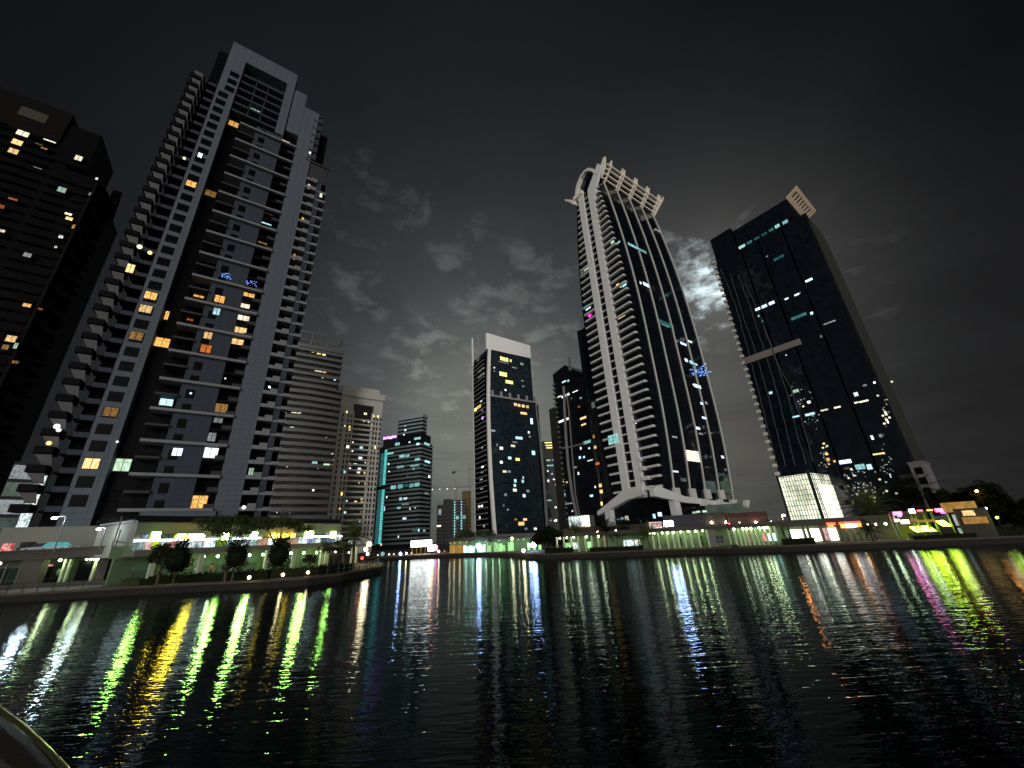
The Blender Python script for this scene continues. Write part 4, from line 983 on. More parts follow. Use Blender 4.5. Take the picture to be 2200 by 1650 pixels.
lit(rK, FK, 'x', -.06, [(1628, 664, 12, 6, 'bluewhite'), (1642, 658, 14, 7, 'bluewhite'), (1658, 651, 14, 7, 'bluewhite'), (1690, 642, 10, 4, 'bluewhite'), (1712, 633, 12, 4, 'bluewhite'), (1630, 679, 4, 5, 'teal'), (1638, 690, 6, 5, 'teal_dim'), (1673, 554, 26, 6, 'teal_dim'), (1738, 602, 18, 5, 'bluewhite'), (1716, 680, 38, 7, 'teal_dim'), (1744, 673, 7, 7, 'cyan'), (1782, 693, 30, 3, 'dimwhite'), (1719, 629, 2, 3, 'dimwhite'), (1764, 723, 4, 6, 'dimwhite'), (1648, 551, 5, 2.5, 'dimwhite'),
    (1656, 844, 8, 6, 'cyan'), (1710, 840, 14, 7, 'greenish'), (1738, 864, 8, 6, 'white'), (1726, 873, 5, 4, 'gold'), (1710, 895, 16, 4, 'cyan'), (1740, 890, 22, 6, 'cyan'), (1771, 881, 18, 4, 'pale'), (1799, 875, 16, 4, 'pale'), (1840, 865, 10, 4, 'pale'), (1856, 862, 22, 4, 'pale'), (1839, 847, 10, 9, 'bluewhite'), (1879, 822, 6, 5, 'white'), (1816, 992, 28, 9, 'bluewhite'), (1888, 975, 28, 4, 'gold'), (1848, 1003, 22, 12, 'teal'), (1868, 1003, 12, 12, 'cyan'), (1874, 940, 6, 10, 'bluewhite'), (1892, 936, 8, 8, 'dimwhite'), (1689, 763, 3, 3, 'white'),
    (1903, 888, 6, 10, 'pale'), (1904, 902, 5, 6, 'warm'), (1907, 905, 4, 10, 'white'), (1770, 953, 5, 4, 'gold'), (1776, 975, 7, 6, 'warm'), (1779, 987, 8, 7, 'amber'), (1781, 997, 5, 4, 'warm'), (1793, 991, 6, 5, 'amber'), (1913, 1022, 3, 9, 'white'), (1820, 1006, 12, 5, 'dim_warm'), (1858, 828, 10, 4, 'dimwhite'), (1818, 1055, 10, 5, 'dim_warm'), (1878, 1077, 7, 6, 'warm'), (1850, 1060, 24, 6, 'dim_warm')], cols=None)
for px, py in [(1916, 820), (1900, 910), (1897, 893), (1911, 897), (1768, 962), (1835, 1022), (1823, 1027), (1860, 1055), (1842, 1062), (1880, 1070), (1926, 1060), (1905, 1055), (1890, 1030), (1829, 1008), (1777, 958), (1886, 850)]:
    y, z = FK.on_x(px, py, -.1); b = MB(); b.ball((-.1, y, z), .4, 6, 4); b.build('lamp', 'pale', rK)  # glowing balls in place of city lights mirrored by the glass
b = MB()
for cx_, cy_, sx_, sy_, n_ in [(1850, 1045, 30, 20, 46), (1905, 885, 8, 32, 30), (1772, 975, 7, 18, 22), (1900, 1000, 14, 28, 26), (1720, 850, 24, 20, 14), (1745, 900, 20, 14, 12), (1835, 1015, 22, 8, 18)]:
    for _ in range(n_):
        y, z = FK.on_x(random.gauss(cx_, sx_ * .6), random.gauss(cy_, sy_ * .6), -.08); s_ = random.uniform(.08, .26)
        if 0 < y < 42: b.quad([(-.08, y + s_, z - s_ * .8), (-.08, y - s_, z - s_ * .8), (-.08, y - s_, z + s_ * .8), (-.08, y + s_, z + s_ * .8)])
o = b.build('reflected_lights', 'glint_dim', rK); o['kind'] = 'stuff'  # glowing dots standing for city lights reflected in the glass
FKA = Frame(FK.world(-10, -3, 0).to_2d(), 38)
rKA = FKA.root('annex_block', 'low pale annex with recessed windows at the foot of the black office tower', 'building')
b = MB(); b.box(0, 13, 0, 3.6, 0, 20.8); b.box(-.2, 13, -.2, 3.8, 20.8, 21.4); b.build('annex_wall', 'K_annex', rKA)
for k in range(5):
    b = MB(); b.box(-.4, 0, .8, 2.4, 4 + 3.3 * k, 6.2 + 3.3 * k); b.build('window', 'dark_wall', rKA)
for k in range(4):
    b = MB(); b.box(-1.0, .4, 3.6, 7, 6.5 + 3.3 * k, 7.6 + 3.3 * k); b.build('side_slab', 'dim_wall', rKA)

# thin tubes standing for the sail tower's ribs reflected in its left part
for pl in [[(1548, 578), (1580, 655), (1607, 753), (1631, 845), (1652, 930), (1674, 1022)], [(1569, 587), (1598, 685), (1621, 750), (1652, 857), (1672, 940), (1691, 1015)],
           [(1585, 590), (1610, 655), (1637, 738), (1670, 845), (1691, 930), (1711, 1014)], [(1601, 607), (1624, 658), (1655, 735), (1693, 851), (1714, 940), (1736, 1010)], [(1640, 700), (1665, 770), (1697, 830), (1722, 900), (1751, 1010)]]:
    b = MB(); pts = []
    for (xa_, ya_), (xb_, yb_) in zip(pl[:-1], pl[1:]):
        for t in range(6):
            y, z = FK.on_x(xa_ + (xb_ - xa_) * t / 6 + random.uniform(-.8, .8), ya_ + (yb_ - ya_) * t / 6, -.12); pts.append((-.12, y, z))
    b.tube(pts, .11, 4); b.build('rib', 'J_rib_reflection', rK)  # not a rib of this tower: the sail tower's rib reflected in the glass

# glass lobby at the foot of K
FL = Frame(polar(36.3, 185), 36)
rL = FL.root('glass_lobby', 'tall glowing glass lobby box at the foot of the black office tower', 'building')
b = MB(); b.box(.3, 29, 6, 10.4, 0, 21.2); b.box(.3, 29, .3, 6, 0, .6); b.box(.3, 29, .3, 10.4, 20.6, 21.2); b.box(28.6, 29, .3, 10.4, 0, 21); b.build('lobby_wall', 'atrium', rL)
b = MB(); b.box(.0, .25, 0, 10.6, 0, 21.2); b.build('glass_wall', 'atrium', rL)
b = MB(); b.box(0.25, 28.8, -.2, .05, 0, 21.4); b.build('glass_wall', 'atrium', rL)
b = MB(); b.box(5, 26, -.32, -.2, 3, 17.5); b.build('lit_hall', 'atrium_warm', rL)
b = MB()
for k in range(12): b.box(-.25, .02, .3 + .9 * k, .42 + .9 * k, 0, 21.5)
for k in range(12): b.box(-.25, .02, 0, 10.6, 1 + 1.8 * k, 1.14 + 1.8 * k)
b.box(-.4, .1, 10.4, 10.9, 0, 21.8); b.box(-.5, .3, -.5, .2, 0, 22.2)
for k in range(17): b.box(.3 + 1.75 * k, .46 + 1.75 * k, -.42, -.2, 0, 21.5)
for k in range(12): b.box(0, 29, -.42, -.2, 1 + 1.8 * k, 1.14 + 1.8 * k)
b.build('mullion_grid', 'dim_wall', rL)
b = MB(); y0 = FL.on_x(1700, 1122, -.5)[0]; y1 = FL.on_x(1742, 1122, -.5)[0]; zz = FL.on_x(1720, 1125, -.5)[1]
for k in range(11):
    yy = y0 + (y1 - y0) * k / 10.5; hgt = [1.5, 1.0, 1.0, 1.4, 1.0, 1.0, 1.5, 1.0, 1.2, 1.0, 1.4][k]
    b.box(-.6, -.5, yy, yy + (y1 - y0) / 16, zz - .5, zz - .5 + hgt)
    if k % 2 == 0: b.box(-.6, -.5, yy, yy + (y1 - y0) / 11.5, zz + .2, zz + .45)
b.build('sign_letters', 'neon_white', rL)
#PART4
# ================================================================== LEFT BANK: raised car deck
FDk = Frame((0, 58.4), 0)
def dx_at(px, py, y=0.0): return FDk.on_y(px, py, y)[0]
rDk = thing('car_deck', 'raised concrete car deck over green lit bays on the left bank', 'building', (0, 58.4, 0))
xr = -56.2
b = MB(); b.box(-110, xr, .6, 9, 4.45, 5.5); b.box(-110, xr, 0, .7, 4.6, 5.75); b.box(-110, xr, -.25, .75, 5.75, 5.9); b.build('deck_slab', 'deck_wall', rDk)
b = MB(); b.box(-110, xr, 8.4, 8.9, QZ, 4.45); b.build('back_wall', 'mint_wall', rDk)
pc = [(-84.5, -82.5), (dx_at(40, 1225), dx_at(84, 1225)), (dx_at(203, 1225), dx_at(226, 1225))]
for x0, x1 in pc:
    b = MB(); b.box(x0, x1, .1, 1.0, QZ, 4.6); b.build('pillar', 'deck_wall', rDk)
b = MB(); b.box(-110, xr + 4, -.3, .1, QZ, QZ + .55); b.build('plinth', 'deck_wall', rDk)
gx0, gx1 = dx_at(0, 1232, .8) - 6, dx_at(40, 1232, .8)
b = MB(); b.box(gx0, gx1, 1.0, 1.15, QZ + .5, 3.6); b.build('glazing', 'shop_glass', rDk)
for xx in (gx1 - .1, dx_at(8, 1232, .8)):
    b = MB(); b.box(xx - .08, xx + .08, .8, 1.0, QZ + .5, 4.2); b.build('window_post', 'podium', rDk)
b = MB(); b.box(dx_at(85, 1230, 3), dx_at(138, 1230, 3), 3.0, 3.15, QZ, 3.9); b.build('glazing', 'shop_glass', rDk)
for px in (133, 144, 199, 209):
    xx = dx_at(px, 1230, 2.0); b = MB(); b.box(xx - .14, xx + .14, 1.9, 2.2, QZ, 4.4); b.build('column', 'mint_col', rDk)
b = MB(); b.box(dx_at(165, 1230, 1.7), dx_at(192, 1230, 1.7), 1.6, 1.75, QZ + .3, 4.1); b.build('dark_panel', 'dark_wall', rDk)
for px, py in [(2, 1205), (130, 1201), (187, 1200.5), (196, 1200.5), (204, 1201), (212, 1201.5)]:
    x, z = FDk.on_y(px, py, 1.4); b = MB(); b.ball((x, 1.4, min(z, 4.3)), .17, 8, 5); l = b.build('downlight', 'downlight', rDk)
    point_light(rDk, (x, 1.4, 3.9), (.80, 1, .42), 60 if px != 196 and px != 204 else 6)
x, z = FDk.on_y(100, 1217, 2.8); b = MB(); b.box(x - 1.6, x + .8, 2.7, 2.9, z, z + .25); b.box(x - 2.0, x - .2, 2.7, 2.9, z - .8, z - .5); b.build('wall_panel', 'ad_pink', rDk)
b = MB(); b.ball((dx_at(133, 1226, 2.6), 2.6, 2.7), .55, 8, 6); b.build('wall_lantern', 'mint_wall', rDk)
# passage with pale columns between the deck and the shops
FPs = Frame((0, 62.5), 0)
rPs = thing('passage', 'green lit passage with slim pale columns between car deck and shops', 'building', (0, 62.5, 0))
xa, xb = FPs.on_y(232, 1225)[0], FPs.on_y(300, 1225)[0]
b = MB(); b.box(xa - 3, xb + 3, 2.2, 2.6, QZ, 4.4); b.build('back_wall', 'mint_wall', rPs)
b = MB(); b.box(xa - 3, xb + 3, -.5, 2.6, 4.4, 4.7); b.build('roof', 'deck_wall', rPs)
for px in (226, 236, 248, 262):
    x = FPs.on_y(px, 1225, .2)[0]; b = MB(); b.box(x - .13, x + .13, .1, .4, QZ, 4.4); b.build('column', 'mint_col', rPs)
for px, py in [(233, 1203), (245, 1204), (276, 1201)]:
    x, z = FPs.on_y(px, py, .5); b = MB(); b.ball((x, .5, z), .16, 8, 5); b.build('downlight', 'downlight', rPs); point_light(rPs, (x, .6, 3.6), (.62, 1, .36), 80)
# glass corner box of the terrace
rT = thing('terrace_corner', 'green tinted glass corner of the raised terrace above the passage', 'balustrade', (0, 0, 0))
p0, p1 = at_range(238, 1182, 76), at_range(272, 1190, 76)
b = MB(); b.prism([(p0.x, p0.y), (p1.x, p1.y), (p1.x - .6, p1.y + 3), (p0.x - .6, p0.y + 3)], 4.1, 5.6); b.build('glass_panel', 'mint_wall', rT)
b = MB(); b.tube([(p0.x, p0.y - .1, 6.3), (p1.x, p1.y - .1, 5.9)], .08, 5); b.tube([(p0.x, p0.y - .1, 5.5), (p0.x, p0.y - .1, 6.3)], .05, 5); b.tube([(p1.x, p1.y - .1, 5.5), (p1.x, p1.y - .1, 5.9)], .05, 5); b.build('top_rail', 'pole_grey', rT)
point_light(rT, (p0.x + .8, p0.y - 1.6, 6.6), (.8, 1, .5), 10)
for k, (px, ht) in enumerate([(246, 9.4), (252, 7.6)]):
    P = at_range(px - 2, 1168, 78); r = thing('flag_pole', ['taller bare white pole beside the terrace corner', 'shorter bare white pole beside the terrace corner'][k], 'pole', (P.x, P.y, 4.6), 0, 'bare poles at the terrace corner')
    b = MB(); b.tube([(0, 0, 0), (0, 0, ht - 4.6)], .07, 6); b.build('pole', 'pole_grey', r); b = MB(); b.ball((0, 0, ht - 4.55), .1, 6, 4); b.build('finial', 'pole_grey', r)

# ------------------------------------------------------------------ two-storey shops
FS = Frame((-52.0, 54.8), 63.8)
rS = FS.root('shop_block', 'two storey row of brightly lit shops above a green colonnade on the left bank', 'shops')
SL = 33.5
b = MB(); b.box(0, SL, .9, 12, 4.75, 9.0); b.box(0, SL, 0, .9, 6.35, 8.6); b.build('upper_wall', 'podium', rS)
b = MB(); b.box(-.3, SL + .3, -.5, 12, 8.6, 8.75); b.box(-.2, SL + .2, .6, .75, 8.75, 9.5); b.build('roof_rail', 'dark_metal', rS)
b = MB(); b.box(-.5, SL + 2, -2.6, 12, 4.25, 4.75); b.box(-.5, SL + 2, -2.7, -2.5, 4.2, 5.0); b.build('balcony', 'podium', rS)
b = MB(); b.box(-.5, SL, 2.4, 3, QZ, 4.25); b.build('ground_wall', 'mint_wall', rS)
for k in range(9):
    b = MB(); x = 1.6 + 3.6 * k; b.box(x, x + 2.6, 2.2, 2.4, QZ + .1, 3.3); b.build('shutter', 'shutter', rS)
for px in (330, 432, 507, 572, 630, 690, 700):
    x = FS.on_y(px, 1205, -2.2)[0]; b = MB(); b.box(x - .28, x + .28, -2.4, -1.9, QZ, 4.25); b.build('column', 'mint_col', rS)
for px, py in [(438, 1196), (468, 1195), (536, 1192.5), (565, 1191.5), (625, 1188.5), (653, 1187.5), (680, 1187), (704, 1186)]:
    x, z = FS.on_y(px, py, -1.4); b = MB(); b.ball((x, -1.4, min(z, 4.1)), .19, 8, 5); b.build('downlight', 'downlight', rS)
    point_light(rS, (x, -1.0, 3.55), (.74, 1, .44), 110)
# glowing shop windows with posters behind the balcony
def post(px0, px1, m, py=1171, y=.82, z0=4.85, z1=6.15):
    a, c = FS.on_y(px0, py, y)[0], FS.on_y(px1, py, y)[0]
    b = MB(); b.box(a + .04, c - .04, y, y + .08, z0, z1); return b.build('shop_window', m, rS)
for a, c, m in [(288, 312, 'ad_teal'), (312, 327, 'ad_pink'), (327, 341, 'ad_lime'), (341, 364, 'ad_white'), (374, 390, 'ad_teal'), (390, 420, 'ad_white'), (420, 436, 'ad_teal'), (436, 462, 'ad_white'), (462, 486, 'ad_green'),
                (486, 512, 'ad_teal'), (512, 532, 'ad_white'), (532, 552, 'ad_teal'), (552, 575, 'ad_orange'), (575, 592, 'ad_white'), (592, 616, 'ad_green'), (616, 640, 'ad_orange'), (640, 660, 'ad_white'), (660, 674, 'ad_blue'), (674, 688, 'ad_white'), (688, 702, 'dim_green'), (702, 718, 'ad_blue'), (718, 732, 'ad_white')]:
    post(a, c, m)
b = MB(); b.prism([(math.cos(t * .5236) * 1.0 + FS.on_y(369, 1171, .7)[0], math.sin(t * .5236) * .8 + 5.3) for t in range(12)], .70, .80, 'y'); b.build('round_poster', 'ad_pink', rS)
for a, c in [(288, 372), (374, 470), (500, 560), (655, 734)]:
    xa_, xb_ = FS.on_y(a, 1160, -.1)[0], FS.on_y(c, 1158, -.1)[0]
    b = MB(); b.box(xa_, xb_, -.22, -.02, 6.08, 6.3); b.build('strip_light', 'strip_light', rS)
def sbox(px, py, wp, hp, m, name='sign_box', y=-.35):
    a, c = FS.on_y(px - wp / 2, py, y)[0], FS.on_y(px + wp / 2, py, y)[0]; z0, z1 = FS.on_y(px, py + hp / 2, y)[1], FS.on_y(px, py - hp / 2, y)[1]
    b = MB(); b.box(a, c, y, y + .3, z0, z1); o = b.build(name, 'lime_side' if m == 'lime_box' else 'dark_metal', rS)
    q = MB(); q.box(a + .05, c - .05, y - .05, y - .01, z0 + .05, z1 - .05); q.build('sign_face', m, o); return o, (a + c) / 2, (z0 + z1) / 2
for px, py, wp, hp in [(335, 1151.5, 19, 17), (485, 1152, 13, 16), (546, 1150, 14, 14), (664, 1148.5, 17, 15), (716, 1148.5, 10, 14)]:
    o, x, z = sbox(px, py, wp, hp, 'lime_box')
for px, wp in [(312, 14), (352, 10), (366, 8), (682, 9), (694, 8)]:
    sbox(px, 1152, wp, 9, 'ad_blue' if px == 312 else 'dim_green', 'sign_panel', -.12)
a, c = FS.on_y(377, 1153, -.4)[0], FS.on_y(440, 1152, -.4)[0]; z = FS.on_y(408, 1152.5, -.4)[1]
out = [(c - .36 + .36 * math.cos(R_(t)), z + .36 * math.sin(R_(t))) for t in range(-90, 91, 30)] + [(a + .36 + .36 * math.cos(R_(t)), z + .36 * math.sin(R_(t))) for t in range(90, 271, 30)]
b = MB(); b.prism(out, -.40, -.02, 'y'); o = b.build('sign_bar', 'ad_lime', rS)
out2 = [((x - (a + c) / 2) * .985 + (a + c) / 2, (zz - z) * .82 + z) for x, zz in out]
b = MB(); b.prism(out2, -.46, -.41, 'y'); b.build('sign_face', 'yellow_bar', o)
a, c = FS.on_y(584, 1152, -.4)[0], FS.on_y(634, 1150, -.4)[0]; z = FS.on_y(610, 1151, -.4)[1] - .3
b = MB(); n = 11
for k in range(n):
    if k in (4, 8): continue
    x0 = a + (c - a) * k / n; w_ = (c - a) / n * .74
    h_ = [.62, .75, .55, .6, 0, .5, .62, .55, 0, .7, .62][k]
    b.box(x0, x0 + w_ * .28, -.5, -.35, z, z + h_)
    if k % 3 != 2: b.box(x0, x0 + w_, -.5, -.35, z + h_ * .42, z + h_ * .62)
    if k % 2 == 0: b.box(x0 + w_ * .7, x0 + w_, -.5, -.35, z, z + h_)
b.build('sign_letters', 'gold_letters', rS)
# terrace end of the block with its pale lettering
b = MB(); b.box(SL - .2, SL + 7, -3, 6, 4.1, 4.4); b.build('terrace_roof', 'podium', rS)
for px in (755, 764):
    x = FS.on_y(px, 1205, -2.6)[0]; b = MB(); b.box(x - .22, x + .22, -2.8, -2.4, QZ, 4.1); b.build('column', 'mint_col', rS)
b = MB(); a, c = FS.on_y(748, 1172, -3.1)[0], FS.on_y(770, 1172, -3.1)[0]
for k in range(4):
    x0 = a + (c - a) * k / 4; b.box(x0, x0 + .18, -3.2, -3.05, 4.5, 5.2); b.box(x0, x0 + .8, -3.2, -3.05, 5.05, 5.2); b.box(x0 + .6, x0 + .78, -3.2, -3.05, 4.5, 5.2)
b.build('sign_letters', 'dimwhite', rS)
for px, py in [(721, 1186), (750, 1186), (760, 1187)]:
    x, z = FS.on_y(px, py, -1.8); b = MB(); b.ball((x, -1.8, min(z, 4.0)), .16, 8, 5); b.build('downlight', 'downlight', rS)
point_light(rS, (SL + 2, -1.6, 3.5), (.78, 1, .48), 30)

# lit entrance tower at the far left
P = at_range(48, 1110, 150)
rE2 = thing('lit_stair_tower', 'narrow glazed stair tower with a glowing white strip left of the grey tower', 'building', (P.x, P.y, 0), 52)
b = MB(); b.box(-4.5, 4, 0, 8, 0, 27); b.build('tower_wall', 'dim_wall', rE2)
for k in range(6):
    b = MB(); b.box(-4.4, -.6, -.15, 0, 3 + 4 * k, 6.2 + 4 * k); b.build('window', 'dimwhite' if k % 2 else 'dim_green', rE2)
b = MB(); b.box(-.4, 1.4, -.4, 0, 5, 26); b.build('light_strip', 'ad_white', rE2)
P = at_range(20, 1166, 100); rr = thing('red_sign', 'small red lit sign left of the parked cars', 'sign', (P.x, P.y, 4.5), 48)
b = MB(); b.box(-.6, .6, 0, .3, 1.2, 2.6); b.build('sign_face', 'ad_red', rr); b = MB(); b.box(-.1, .1, .05, .25, 0, 1.2); b.build('post', 'dark_metal', rr)

# ------------------------------------------------------------------ cars on the deck
def car(name, label, loc, ang, paint, glassm, suv=False):
    r = thing(name, label, 'car', loc, ang)
    h = 1.0 if suv else .88
    b = MB(); b.prism([(-2.2, .35), (2.2, .35), (2.3, .6), (2.2, h - .1), (1.2, h), (-2.1, h), (-2.3, .7)], -.88, .88, 'y'); b.build('body', paint, r)
    top = 1.75 if suv else 1.42
    b = MB(); b.prism([(-1.9, h), (1.0, h), (.35, top), (-1.5 if suv else -1.2, top)], -.76, .76, 'y'); b.build('cabin', glassm, r)
    b = MB(); b.box(-1.45, .3, -.72, .72, top, top + .06); b.build('roof', paint, r)
    for x in (-1.4, 1.4):
        for y in (-.9, .7):
            b = MB(); b.prism([(x + .33 * math.cos(t * .5236), .33 + .33 * math.sin(t * .5236)) for t in range(12)], y, y + .2, 'y'); w_ = b.build('wheel', 'tyre', r)
            q = MB(); q.prism([(x + .2 * math.cos(t * .785), .33 + .2 * math.sin(t * .785)) for t in range(8)], y - .02, y + .22, 'y'); q.build('rim', 'pole_grey', w_)
    for y in (-.62, .62):
        b = MB(); b.box(2.2, 2.32, y - .16, y + .16, .62, .76); b.build('headlight', 'dimwhite', r)
    return r
P = at_range(68, 1169, 103); car('parked_car', 'dark parked car with tall roof on the raised deck beside the white one', (P.x, P.y, 5.5), -4, 'car_dark', 'car_dark', True)
P = at_range(130, 1168, 96); car('parked_car', 'white parked car with turquoise windows on the raised deck', (P.x, P.y, 5.5), 3, 'car_white', 'turq')
P = at_range(92, 1172, 98); car('parked_car', 'low white parked car in front of the dark one on the deck', (P.x, P.y, 5.5), 182, 'car_white', 'car_dark')

# ------------------------------------------------------------------ street lamps
def street_lamp(label, px, py, rng, base_z, m, power, col, arm=1.0, r=.28, group=None, ang=0, hh=None):
    P = at_range(px, py, rng); root = thing('street_lamp', label, 'lamp', (P.x + arm * math.cos(R_(ang)), P.y + arm * math.sin(R_(ang)), base_z), ang + 180, group)
    hz = P.z - base_z
    b = MB(); b.tube([(0, 0, 0), (0, 0, hz + .1)], .09, 7, r1=.06); b.build('pole', 'pole_grey', root)
    if arm:
        b = MB(); b.tube([(0, 0, hz + .1), (arm * .5, 0, hz + .25), (arm, 0, hz + .15)], .05, 6); b.build('arm', 'pole_grey', root)
    b = MB(); b.ball((arm, 0, hz), r, 10, 6, sq=.5); hd = b.build('lamp_head', m, root)
    b = MB(); b.box(arm - r, arm + r, -r * .6, r * .6, hz + r * .45, hz + r * .6); b.build('hood', 'dark_metal', hd)
    if power: point_light(root, (arm, 0, hz - r - .1), col, power, .2)
    return root
street_lamp('bright white street lamp on a tall pole over the parked cars', 117, 1113, 88, 5.5, 'lamp_white', 1200, (.86, .95, 1), 1.4, .30, None, 10)
street_lamp('bright white street lamp left of the terrace corner, in front of the grey tower', 212, 1137, 80, 5.5, 'lamp_white', 150, (.86, .95, 1), 1.0, .24, None, 0)

# ------------------------------------------------------------------ plants
def leaf_blob(b, c, rx, ry, rz, n, size, m=0, hollow=.35):
    for _ in range(n):
        while True:
            v = Vector((random.uniform(-1, 1), random.uniform(-1, 1), random.uniform(-1, 1)))
            if hollow < v.length < 1: break
        p = Vector((c[0] + v.x * rx, c[1] + v.y * ry, c[2] + v.z * rz))
        a = Vector((random.gauss(0, 1), random.gauss(0, 1), random.gauss(0, 1))).normalized(); d = a.orthogonal().normalized()
        s = size * random.uniform(.6, 1.3)
        b.quad([p - a * s, p + d * s * .5, p + a * s, p - d * s * .5], m)
def hedge(name, label, pts, w, z0, z1, m='leaf_dark', dens=90):
    r = thing(name, label, 'hedge', (pts[0][0], pts[0][1], z0)); b = MB(); O = Vector(pts[0])
    for (x0, y0), (x1, y1) in zip(pts[:-1], pts[1:]):
        p, q = Vector((x0, y0)) - O, Vector((x1, y1)) - O; L = (q - p).length; t = (q - p) / L; nn = Vector((-t.y, t.x))
        b.prism([tuple(p - nn * w * .42), tuple(q - nn * w * .42), tuple(q + nn * w * .42), tuple(p + nn * w * .42)], 0, (z1 - z0) * .86)
        for k in range(int(L * dens / 3)):
            u, s = random.random(), random.uniform(-.5, .5); c = p + (q - p) * u + nn * w * s
            zz = (z1 - z0) * (random.random() ** .5) * random.uniform(.85, 1.12); a = Vector((random.gauss(0, 1), random.gauss(0, 1), random.gauss(0, 1))).normalized() * random.uniform(.10, .2); d = a.orthogonal() * .6
            P = Vector((c.x, c.y, zz)); b.quad([P - a, P + d, P + a, P - d])
    b.build('foliage', m, r); return r
hedge('hedge', 'long clipped dark hedge in front of the left shops, following the quay', [(-46.5, 53.2), (-38, 52.8), (-31, 52.4), (-27.5, 53.6), (-25.6, 57), (-25.2, 61)], 1.7, QZ, 1.95)
hedge('hedge', 'sloping brownish hedge at the left end of the shops beside the stairs', [(-50.5, 54.0), (-47.5, 53.4)], 1.8, QZ, 1.6, 'leaf', 90)
def topiary(label, px, py, rng, w, h, pointed):
    P = at_range(px, py, rng); r = thing('clipped_tree', label, 'tree', (P.x, P.y, QZ), random.uniform(0, 90), 'clipped trees along the hedge')
    zc = P.z - QZ; b = MB(); b.tube([(0, 0, 0), (.03, 0, zc)], .11, 6, r1=.07); b.build('trunk', 'bark', r)
    b = MB()
    for k in range(5):
        t = k / 4; rr = w / 2 * ((1 - .62 * t ** 1.6) if pointed else (1 - .25 * t))
        leaf_blob(b, (0, 0, zc + (t - .5) * h * .8), rr, rr, h * .24, 260, .17, hollow=.2)
    b.ball((0, 0, zc - h * .1), w * .36, 10, 8, sq=h / w * 1.0); b.build('crown', 'leaf_dark', r)
topiary('clipped cone shaped tree at the left end of the hedge', 386, 1194, 64, 3.4, 3.8, True)
topiary('clipped block shaped tree in front of the feathery tree with the lime sign', 509, 1190, 61, 3.0, 3.2, False)
topiary('clipped rounded tree under the gold shop lettering', 601, 1187, 63, 3.0, 3.4, False)
def feathery_tree(name, label, px, py, rng, w, h, base, group, dens=1.0, m='leaf', round_=False):
    P = at_range(px, py, rng); r = thing(name, label, 'tree', (P.x, P.y, base), random.uniform(0, 360), group); zc = P.z - base
    b = MB(); b.tube([(0, 0, 0), (.08, .05, zc * .45), (0, .1, zc * .6)], .17, 7, r1=.1)
    tips = []
    for k in range(9):
        an = k * 2.4; rr = w * random.uniform(.22, .46); t = (rr * math.cos(an), rr * math.sin(an), zc + random.uniform(-.12, .25) * h)
        b.tube([(0, .1, zc * .55), (t[0] * .5, t[1] * .5, zc * .85), t], .06, 5, r1=.02); tips.append(t)
    b.build('trunk', 'bark', r); b = MB()
    for t in tips + [(0, 0, zc + h * .3)]:
        for _ in range(3):
            c = (t[0] + random.uniform(-.1, .1) * w, t[1] + random.uniform(-.1, .1) * w, t[2] + random.uniform(-.1, .15) * h)
            leaf_blob(b, c, w * .17, w * .17, h * (.22 if round_ else .10), int(80 * dens), .16 if not round_ else .24, hollow=.1)
    b.build('crown', m, r); return r
feathery_tree('feathery_tree', 'feathery flat crowned tree in front of the lime signs, left of the gold lettering', 505, 1138, 62, 7.2, 4.0, QZ, 'feathery trees before the shops')
feathery_tree('feathery_tree', 'feathery flat crowned tree whose branches rise behind the gold lettering', 604, 1132, 64, 7.4, 3.4, QZ, 'feathery trees before the shops')
feathery_tree('small_tree', 'low loose tree left of the palm at the end of the shops', 720, 1183, 70, 5.0, 3.0, QZ, None, .8)
feathery_tree('small_tree', 'thin sapling growing from the hedge near the shop columns', 666, 1204, 66, 1.8, 1.8, QZ, None, .25)
feathery_tree('small_tree', 'pale shrub like tree beside the red poster at the left end of the shops', 352, 1198, 66, 3.0, 3.4, QZ, None, .8)
def palm(label, px, py, rng, base, size, n=22, group=None, m='palm_leaf', lean=.2, droop=1.0, name='palm_tree'):
    P = at_range(px, py, rng); r = thing(name, label, 'palm tree', (P.x, P.y, base), random.uniform(0, 360), group); zc = P.z - base
    b = MB(); b.tube([(-lean, 0, 0), (-lean * .7, 0, zc * .4), (0, 0, zc)], .24, 8, r1=.15)
    for k in range(int(zc / .35)): b.tube([(-lean * (1 - k * .35 / zc), 0, k * .35), (-lean * (1 - k * .35 / zc), 0, k * .35 + .12)], .26 - .08 * k * .35 / zc, 7)
    b.build('trunk', 'bark', r); b = MB()
    for k in range(n):
        an = k * 2.39996; el = R_(78 - 95 * (k / n)) ; L = size * random.uniform(.85, 1.1)
        d0 = Vector((math.cos(an) * math.cos(el), math.sin(an) * math.cos(el), math.sin(el)))
        pts = [Vector((0, 0, zc))]; d = d0.copy(); ns = 8
        for s in range(ns):
            pts.append(pts[-1] + d * L / ns); d = (d + Vector((0, 0, -.20 * droop * (s + 1) / ns * 1.5))).normalized()
        b.tube(pts, .045, 4, r1=.012)
        for s in range(1, ns * 3):
            t = s / (ns * 3) * ns; i = min(int(t), ns - 1); p = pts[i].lerp(pts[i + 1], t - i); tg = (pts[i + 1] - pts[i]).normalized()
            sd_ = tg.cross(Vector((0, 0, 1))).normalized(); ll = L * .24 * math.sin(math.pi * min(1, .25 + .8 * s / (ns * 3)))
            for sg_ in (-1, 1):
                e = p + (sd_ * sg_ + tg * .7 + Vector((0, 0, -.35))).normalized() * ll
                b.quad([p - tg * .05, p + tg * .05, e + tg * .02, e - tg * .01])
    b.build('crown', m, r); return r
palm('green lit palm tree at the right end of the left shops', 762, 1152, 72, QZ, 3.6, 24)
palm('short young palm in front of the terrace columns on the left bank', 738, 1180, 68, QZ, 2.0, 14)
